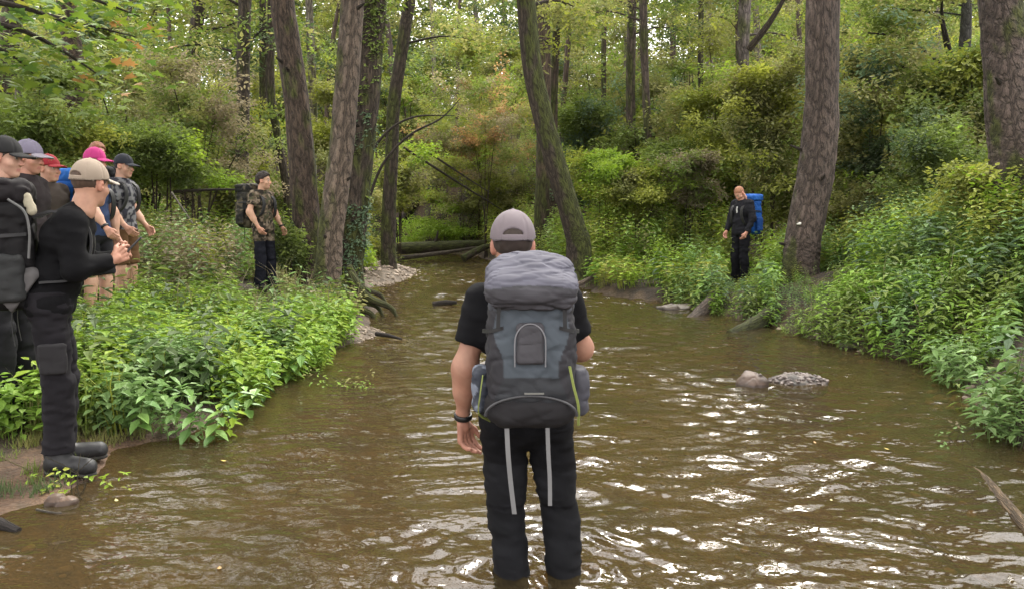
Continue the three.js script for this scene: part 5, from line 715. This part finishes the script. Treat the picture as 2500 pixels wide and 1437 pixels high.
// the hikers on the left bank
const GROUP = undefined, DUSK = [0.02, 0.019, 0.022];
const BEIGE = person('man in black with a beige cap on the near left bank, holding a phone', {
  x: -2.54, z: -4.36, yaw: 2.0, H: 1.765, cell: 0.012, headCell: 0.005, handCell: 0.0045, skin: [0.4, 0.22, 0.15],
  pose: { pelvis: [0, 0.97, -0.03], waist: [0, 1.12, 0.02], chest: [0, 1.33, 0.075], neck: [0, 1.475, 0.14], head: [-0.01, 1.63, 0.205], sL: [0.17, 1.42, 0.12], sR: [-0.17, 1.42, 0.11], eR: [-0.21, 1.16, 0.12], wR: [-0.09, 1.2, 0.3], eL: [0.22, 1.16, 0.14], wL: [0.07, 1.21, 0.31], hL: [0.09, 0.93, -0.03], hR: [-0.09, 0.93, -0.03], kL: [0.1, 0.51, 0.01], kR: [-0.1, 0.51, 0.0], aL: [0.1, 0.09, -0.03], aR: [-0.1, 0.09, -0.02], tL: [0.11, 0.03, 0.17], tR: [-0.2, 0.02, 0.13] },
  handR: { dir: [0.45, 0.45, 0.75], palm: [0.9, 0.1, -0.3], curl: 0.6 }, handL: { dir: [-0.4, 0.45, 0.75], palm: [-0.9, 0.1, -0.3], curl: 0.6 }, headPose: [0.85, 0.05, 0.05], hair: 0.006, hairC: [0.06, 0.035, 0.022], hairline: -0.03,
  cap: { c: [0.25, 0.2, 0.155], open: true, tilt: 0.12, bill: [0.33, 0.29, 0.25] }, boots: [0.008, 0.008, 0.01], laces: true, bootCell: 0.008,
  clothes: [{ name: 'sweater', kind: 'top', sleeve: 1.94, c: [0.0045, 0.0045, 0.0055], loose: 0.012, inflate: 0.016, fold: 0.014, hemY: 0.9 }, { name: 'trousers', kind: 'pants', length: 1.9, hem: 0.058, loose: 0.012, inflate: 0.014, fold: 0.02, ff: 13, c: [0.0125, 0.0115, 0.014] }],
});
{ // the phone between his hands and his cargo pocket
  const p = V(-0.01, 1.275 * BEIGE.k, 0.405 * BEIGE.k), w = BEIGE.root, root = thing('phone', 'dark mobile phone held by the man with the beige cap', 'phone', p.applyAxisAngle(V(0, 1, 0), w.rotation.y).add(w.position)); root.rotation.set(0.75, w.rotation.y, 0, 'YXZ');
  part('case', nets((x, y, z) => rbox(x, y, z, 0.037, 0.074, 0.0055, 0.005), [-0.05, -0.09, -0.02], [0.05, 0.09, 0.02], 0.0035, () => [0.02, 0.02, 0.022]), vmat(0.4), root); const s = part('screen', new THREE.BoxGeometry(0.064, 0.136, 0.001), mat(0.01, 0.012, 0.015, 0.15), root); s.position.z = -0.0062;
  part('cargo_pocket', nets((x, y, z) => rbox(x + 0.19, y - 0.66, z + 0.01, 0.02, 0.085, 0.07, 0.015) + creases(x, y, z, 0.008, 16), [-0.24, 0.55, -0.1], [-0.14, 0.78, 0.08], 0.009, () => [0.011, 0.01, 0.012]), vmat(0.9), w);
}
const blk = mat(0.014, 0.014, 0.016, 0.6);
/** plain rucksack: main bag, lid, front pocket, side pocket, bottom, straps */
function ruck(label, wearer, pos, { W = 0.15, Hh = 0.3, Dp = 0.12, main = DUSK, lid = main, pocket = main, bottom = main, colour, cell = 0.014, strap = blk, side = main }) {
  return backpack(label, wearer, pos, [
    ['main_bag', (x, y, z) => rbox(x, y - Hh, z + Dp, W - 0.02 * Math.abs(y - Hh), Hh, Dp, 0.07) + creases(x, y, z, 0.02, 10), [-W - 0.05, -0.05, -2 * Dp - 0.06], [W + 0.05, 2 * Hh + 0.06, 0.06], colour ?? main, cell],
    ['lid', (x, y, z) => rbox(x, y - 2 * Hh - 0.02, z + Dp + 0.01, W + 0.008, 0.075, Dp + 0.02, 0.065) + creases(x, y, z, 0.022, 10), [-W - 0.07, 2 * Hh - 0.15, -2 * Dp - 0.09], [W + 0.07, 2 * Hh + 0.13, 0.08], colour ?? lid, cell],
    ['front_pocket', (x, y, z) => rbox(x, y - Hh * 0.85, z + 2 * Dp, W * 0.7, Hh * 0.55, 0.045, 0.035) + creases(x, y, z, 0.014, 12), [-W, 0.02, -2 * Dp - 0.08], [W, 2 * Hh, -Dp], colour ?? pocket, cell],
    ['bottom_compartment', (x, y, z) => rbox(x, y - 0.05, z + Dp, W * 0.98, 0.085, Dp * 1.04, 0.07) + creases(x, y, z, 0.014, 12), [-W - 0.05, -0.08, -2 * Dp - 0.06], [W + 0.05, 0.18, 0.06], colour ?? bottom, cell],
    ['side_pocket', (x, y, z) => rbox(x + W + 0.015, y - Hh * 0.5, z + Dp, 0.04, Hh * 0.45, Dp * 0.65, 0.035) + creases(x, y, z, 0.014, 12), [-W - 0.09, 0, -2 * Dp], [-W + 0.06, Hh * 1.1, 0.02], colour ?? side, cell],
    ['side_pocket', (x, y, z) => rbox(x - W - 0.015, y - Hh * 0.5, z + Dp, 0.04, Hh * 0.45, Dp * 0.65, 0.035) + creases(x, y, z, 0.014, 12), [W - 0.06, 0, -2 * Dp], [W + 0.09, Hh * 1.1, 0.02], colour ?? side, cell],
  ], root => { for (const s of [1, -1]) { part('shoulder_strap', ribbonGeo([V(s * 0.08, 2 * Hh * 0.8, 0), V(s * 0.11, 2 * Hh * 0.86, 0.09), V(s * 0.115, 2 * Hh * 0.76, 0.245), V(s * 0.12, 2 * Hh * 0.5, 0.27), V(s * 0.15, 2 * Hh * 0.25, 0.2), V(s * 0.16, 0.12, 0.02)], 0.055, 0.012, V(1, 0, 0)), strap, root); part('compression_strap', ribbonGeo([V(s * (W - 0.01), Hh * 1.3, -0.03), V(s * (W + 0.01), Hh * 1.28, -Dp), V(s * W * 0.8, Hh * 1.25, -2 * Dp - 0.01)], 0.018, 0.004, V(0, 1, 0)), strap, root); part('hanging_strap', ribbonGeo([V(s * 0.1, 0.02, -Dp), V(s * 0.1, -0.1, -Dp - 0.01), V(s * 0.11, -0.22, -Dp)], 0.014, 0.003, V(1, 0, 0)), strap, root); } });
}
{
  const r = ruck('big black backpack with grey panels on the back of the man with the beige cap', BEIGE, [0, 0.95, -0.075], { W: 0.145, Hh: 0.29, Dp: 0.115, main: [0.009, 0.0085, 0.0095], lid: [0.011, 0.009, 0.0105], pocket: [0.018, 0.019, 0.02], bottom: [0.008, 0.008, 0.009], side: [0.026, 0.027, 0.028], cell: 0.01 });
  part('grey_gusset', nets((x, y, z) => Math.max(rbox(x, y - 0.08, z + 0.115, 0.165, 0.125, 0.15, 0.06), Math.abs(z + 0.115) * 1.05 + (0.2 - y) * 0.0 - (y + 0.04) * 0.75) + creases(x, y, z, 0.006, 14), [-0.22, -0.08, -0.31], [0.2, 0.24, 0.07], 0.01, () => [0.085, 0.08, 0.082]), vmat(0.8), r);
  part('rolled_cloth', nets((x, y, z) => cap(x, y, z, [-0.12, 0.58, -0.02], [-0.13, 0.5, 0.0], 0.024, 0.03) + creases(x, y, z, 0.012, 20), [-0.2, 0.42, -0.1], [-0.06, 0.66, 0.08], 0.009, () => [0.3, 0.27, 0.2]), vmat(0.9), r);
  const g = mat(0.1, 0.1, 0.1, 0.7); part('piping', new THREE.TubeGeometry(new THREE.CatmullRomCurve3([V(-0.17, 0.56, -0.1), V(-0.175, 0.5, -0.03), V(-0.178, 0.4, -0.01), V(-0.178, 0.25, -0.02)]), 20, 0.007, 6), g, r);
}
const WALK = { clothesTop: (c, sleeve = 1.94) => ({ name: 'shirt', kind: 'top', sleeve, c, loose: 0.01, inflate: 0.016, fold: 0.016 }), pants: c => ({ name: 'trousers', kind: 'pants', length: 2, c, hem: 0.06, loose: 0.012, inflate: 0.014, fold: 0.024 }), shorts: c => ({ name: 'shorts', kind: 'pants', length: 0.9, c, loose: 0.025, inflate: 0.016, fold: 0.02 }) };
const base = (px, d, o) => { const p = at(px, 500, d); return { x: p.x, z: -d, cell: 0.016, headCell: 0.007, handCell: 0.007, boots: [0.02, 0.017, 0.015], ...o }; };
const HEADHANG = { head: [0, 1.655, 0.05], neck: [0, 1.49, 0.02] };
person('man with a black cap at the left edge of the photo, looking right', base(0, 5.15, { yaw: 1.5, H: 1.86, headCell: 0.005, skin: [0.45, 0.26, 0.19], headPose: [0.15, 0.1, 0], pose: HEADHANG, hair: 0.007, hairC: [0.03, 0.02, 0.015], hairline: -0.02, cap: { c: [0.007, 0.007, 0.008], tilt: 0.12 }, clothes: [WALK.clothesTop([0.01, 0.01, 0.012]), WALK.pants([0.013, 0.013, 0.015])] }));
person('man with a lilac-grey cap and sunglasses behind the man with the black cap', base(62, 6.2, { yaw: 1.45, H: 1.78, skin: [0.4, 0.2, 0.14], headPose: [0.1, 0.12, 0], pose: HEADHANG, hair: 0.007, hairline: -0.02, cap: { c: [0.15, 0.135, 0.19], tilt: 0.12, bill: [0.22, 0.2, 0.24] }, clothes: [WALK.clothesTop([0.025, 0.02, 0.022]), WALK.pants([0.015, 0.014, 0.014])] }));
person('person in a red cap almost hidden behind the big black backpack', base(120, 7.6, { yaw: 1.3, H: 1.66, hair: 0.012, hairC: [0.2, 0.11, 0.05], cap: { c: [0.26, 0.014, 0.024], tilt: 0.12 }, clothes: [WALK.clothesTop([0.05, 0.04, 0.035]), WALK.pants([0.03, 0.03, 0.035])] }));
const PINK = person('person with a magenta cap, navy top and dark shorts on the left bank', base(226, 7.9, { yaw: 1.35, H: 1.83, skin: [0.5, 0.29, 0.21], headPose: [0.1, 0.1, 0], pose: { ...HEADHANG, eR: [-0.2, 1.2, 0.16], wR: [-0.2, 1.02, 0.3], sR: [-0.18, 1.45, 0.05], eL: [0.25, 1.17, 0.02] }, hair: 0.008, hairC: [0.1, 0.06, 0.035], cap: { c: [0.46, 0.035, 0.19], tilt: 0.1 }, watch: 'R', clothes: [{ ...WALK.clothesTop([0.02, 0.03, 0.075], 0.6), colour: (x, y, z) => { const n = 0.8 + 0.4 * noise3(x * 14, y * 14, z * 14); return (Math.abs(x) > 0.17 ? [0.012, 0.011, 0.013] : [0.03, 0.045, 0.1]).map(v => v * n); } }, WALK.shorts([0.014, 0.014, 0.017])] }));
ruck('bright blue backpack on the back of the person with the magenta cap', PINK, [0, 0.99, -0.13], { W: 0.14, Hh: 0.27, Dp: 0.11, main: [0.02, 0.11, 0.42], lid: [0.025, 0.14, 0.5], pocket: [0.02, 0.09, 0.36], side: [0.03, 0.05, 0.12], bottom: [0.02, 0.05, 0.14] });
const RED = person('bareheaded red-haired person at the back of the group on the left bank', base(243, 9.6, { yaw: 0.6, H: 1.86, skin: [0.55, 0.31, 0.22], hair: 0.014, hairC: [0.2, 0.08, 0.04], headPose: [0.3, 0.15, 0], clothes: [WALK.clothesTop([0.015, 0.015, 0.018]), WALK.pants([0.02, 0.02, 0.022])] }));
const NAVY = person('man with a navy peaked cap, grey patterned shirt and brown shorts among the hikers', base(296, 8.9, { yaw: 1.45, H: 1.78, skin: [0.45, 0.26, 0.18], headPose: [0.0, 0.1, 0], pose: { ...HEADHANG, eR: [-0.22, 1.17, 0.0], wR: [-0.2, 0.98, 0.17], eL: [0.22, 1.17, 0.0], wL: [0.2, 0.98, 0.17] }, hair: 0.008, hairC: [0.02, 0.015, 0.013], cap: { c: [0.012, 0.014, 0.022], tilt: 0.1 }, clothes: [{ ...WALK.clothesTop([0.1, 0.1, 0.11], 0.6), colour: (x, y, z) => noise3(x * 28, y * 28, z * 28) > 0.5 ? [0.16, 0.16, 0.17] : [0.03, 0.03, 0.04] }, WALK.shorts([0.11, 0.06, 0.03])] }));
ruck('black backpack on the back of the man with the navy peaked cap', NAVY, [0, 1.0, -0.13], { W: 0.14, Hh: 0.28, Dp: 0.1, main: [0.012, 0.013, 0.017], lid: [0.015, 0.016, 0.02] });
// the young man in camouflage
const camo = (x, y, z) => { const a = fbm(x * 20, y * 24, z * 20, 2), b = fbm(x * 22 + 30, y * 26, z * 22, 2); return a > 0.57 ? [0.025, 0.022, 0.018] : b > 0.56 ? [0.06, 0.06, 0.035] : b < 0.41 ? [0.2, 0.16, 0.12] : [0.11, 0.085, 0.06]; };
const darkCamo = (x, y, z) => { const a = fbm(x * 14, y * 14, z * 14, 2); return a > 0.55 ? [0.012, 0.012, 0.012] : a < 0.42 ? [0.1, 0.085, 0.06] : [0.035, 0.033, 0.028]; };
const CAMO = person('dark-haired young man in a camouflage shirt standing beside the three alders', base(640, 11.8, { yaw: 1.12, H: 1.78, skin: [0.48, 0.28, 0.19], headCell: 0.006, headPose: [0.35, 0.02, 0], pose: { head: [0.01, 1.66, 0.03], eR: [-0.27, 1.2, 0.0], wR: [-0.23, 0.98, 0.12], eL: [0.27, 1.2, -0.02], wL: [0.3, 0.97, 0.1], aL: [0.13, 0.09, 0], aR: [-0.12, 0.09, 0], kL: [0.11, 0.51, 0.03] }, hair: 0.022, hairC: [0.018, 0.011, 0.009], hairline: 0.0, watch: 'L', clothes: [{ ...WALK.clothesTop(BLACK, 0.6), colour: camo, hemY: 0.9 }, { ...WALK.pants(BLACK), colour: (x, y, z) => y > 0.76 ? camo(x, y, z) : [0.011, 0.012, 0.018] }] }));
ruck('dark camouflage backpack on the back of the man in the camouflage shirt', CAMO, [0, 0.98, -0.13], { W: 0.17, Hh: 0.27, Dp: 0.13, colour: darkCamo });
// the man on the right bank
const BANK = person('bald bearded man in a black jacket looking down on the right bank', base(1812, 14.2, { yaw: -1.0, H: 1.8, skin: [0.55, 0.3, 0.22], headCell: 0.006, headPose: [0.0, 0.75, 0], pose: { head: [0, 1.63, 0.07], neck: [0, 1.48, 0.02], eR: [-0.25, 1.18, 0.0], wR: [-0.24, 0.95, 0.12], eL: [0.25, 1.18, 0], wL: [0.22, 0.94, 0.12] }, hair: 0.003, hairC: [0.3, 0.14, 0.08], beard: [0.24, 0.1, 0.05], clothes: [{ ...WALK.clothesTop([0.014, 0.014, 0.018]), name: 'jacket', hemY: 0.88, loose: 0.016, colour: (x, y, z) => Math.abs(x - 0.01) < 0.012 && z > 0.06 && y > 1.28 && y < 1.4 ? [0.6, 0.6, 0.6] : [0.014, 0.014, 0.018] }, WALK.pants([0.009, 0.009, 0.012])] }));
ruck('royal blue backpack on the back of the man on the right bank', BANK, [0, 0.93, -0.13], { W: 0.17, Hh: 0.3, Dp: 0.125, main: [0.012, 0.075, 0.3], lid: [0.016, 0.09, 0.34], pocket: [0.012, 0.07, 0.28], side: [0.01, 0.05, 0.2], bottom: [0.012, 0.08, 0.32] });
renderer.render(scene, camera);
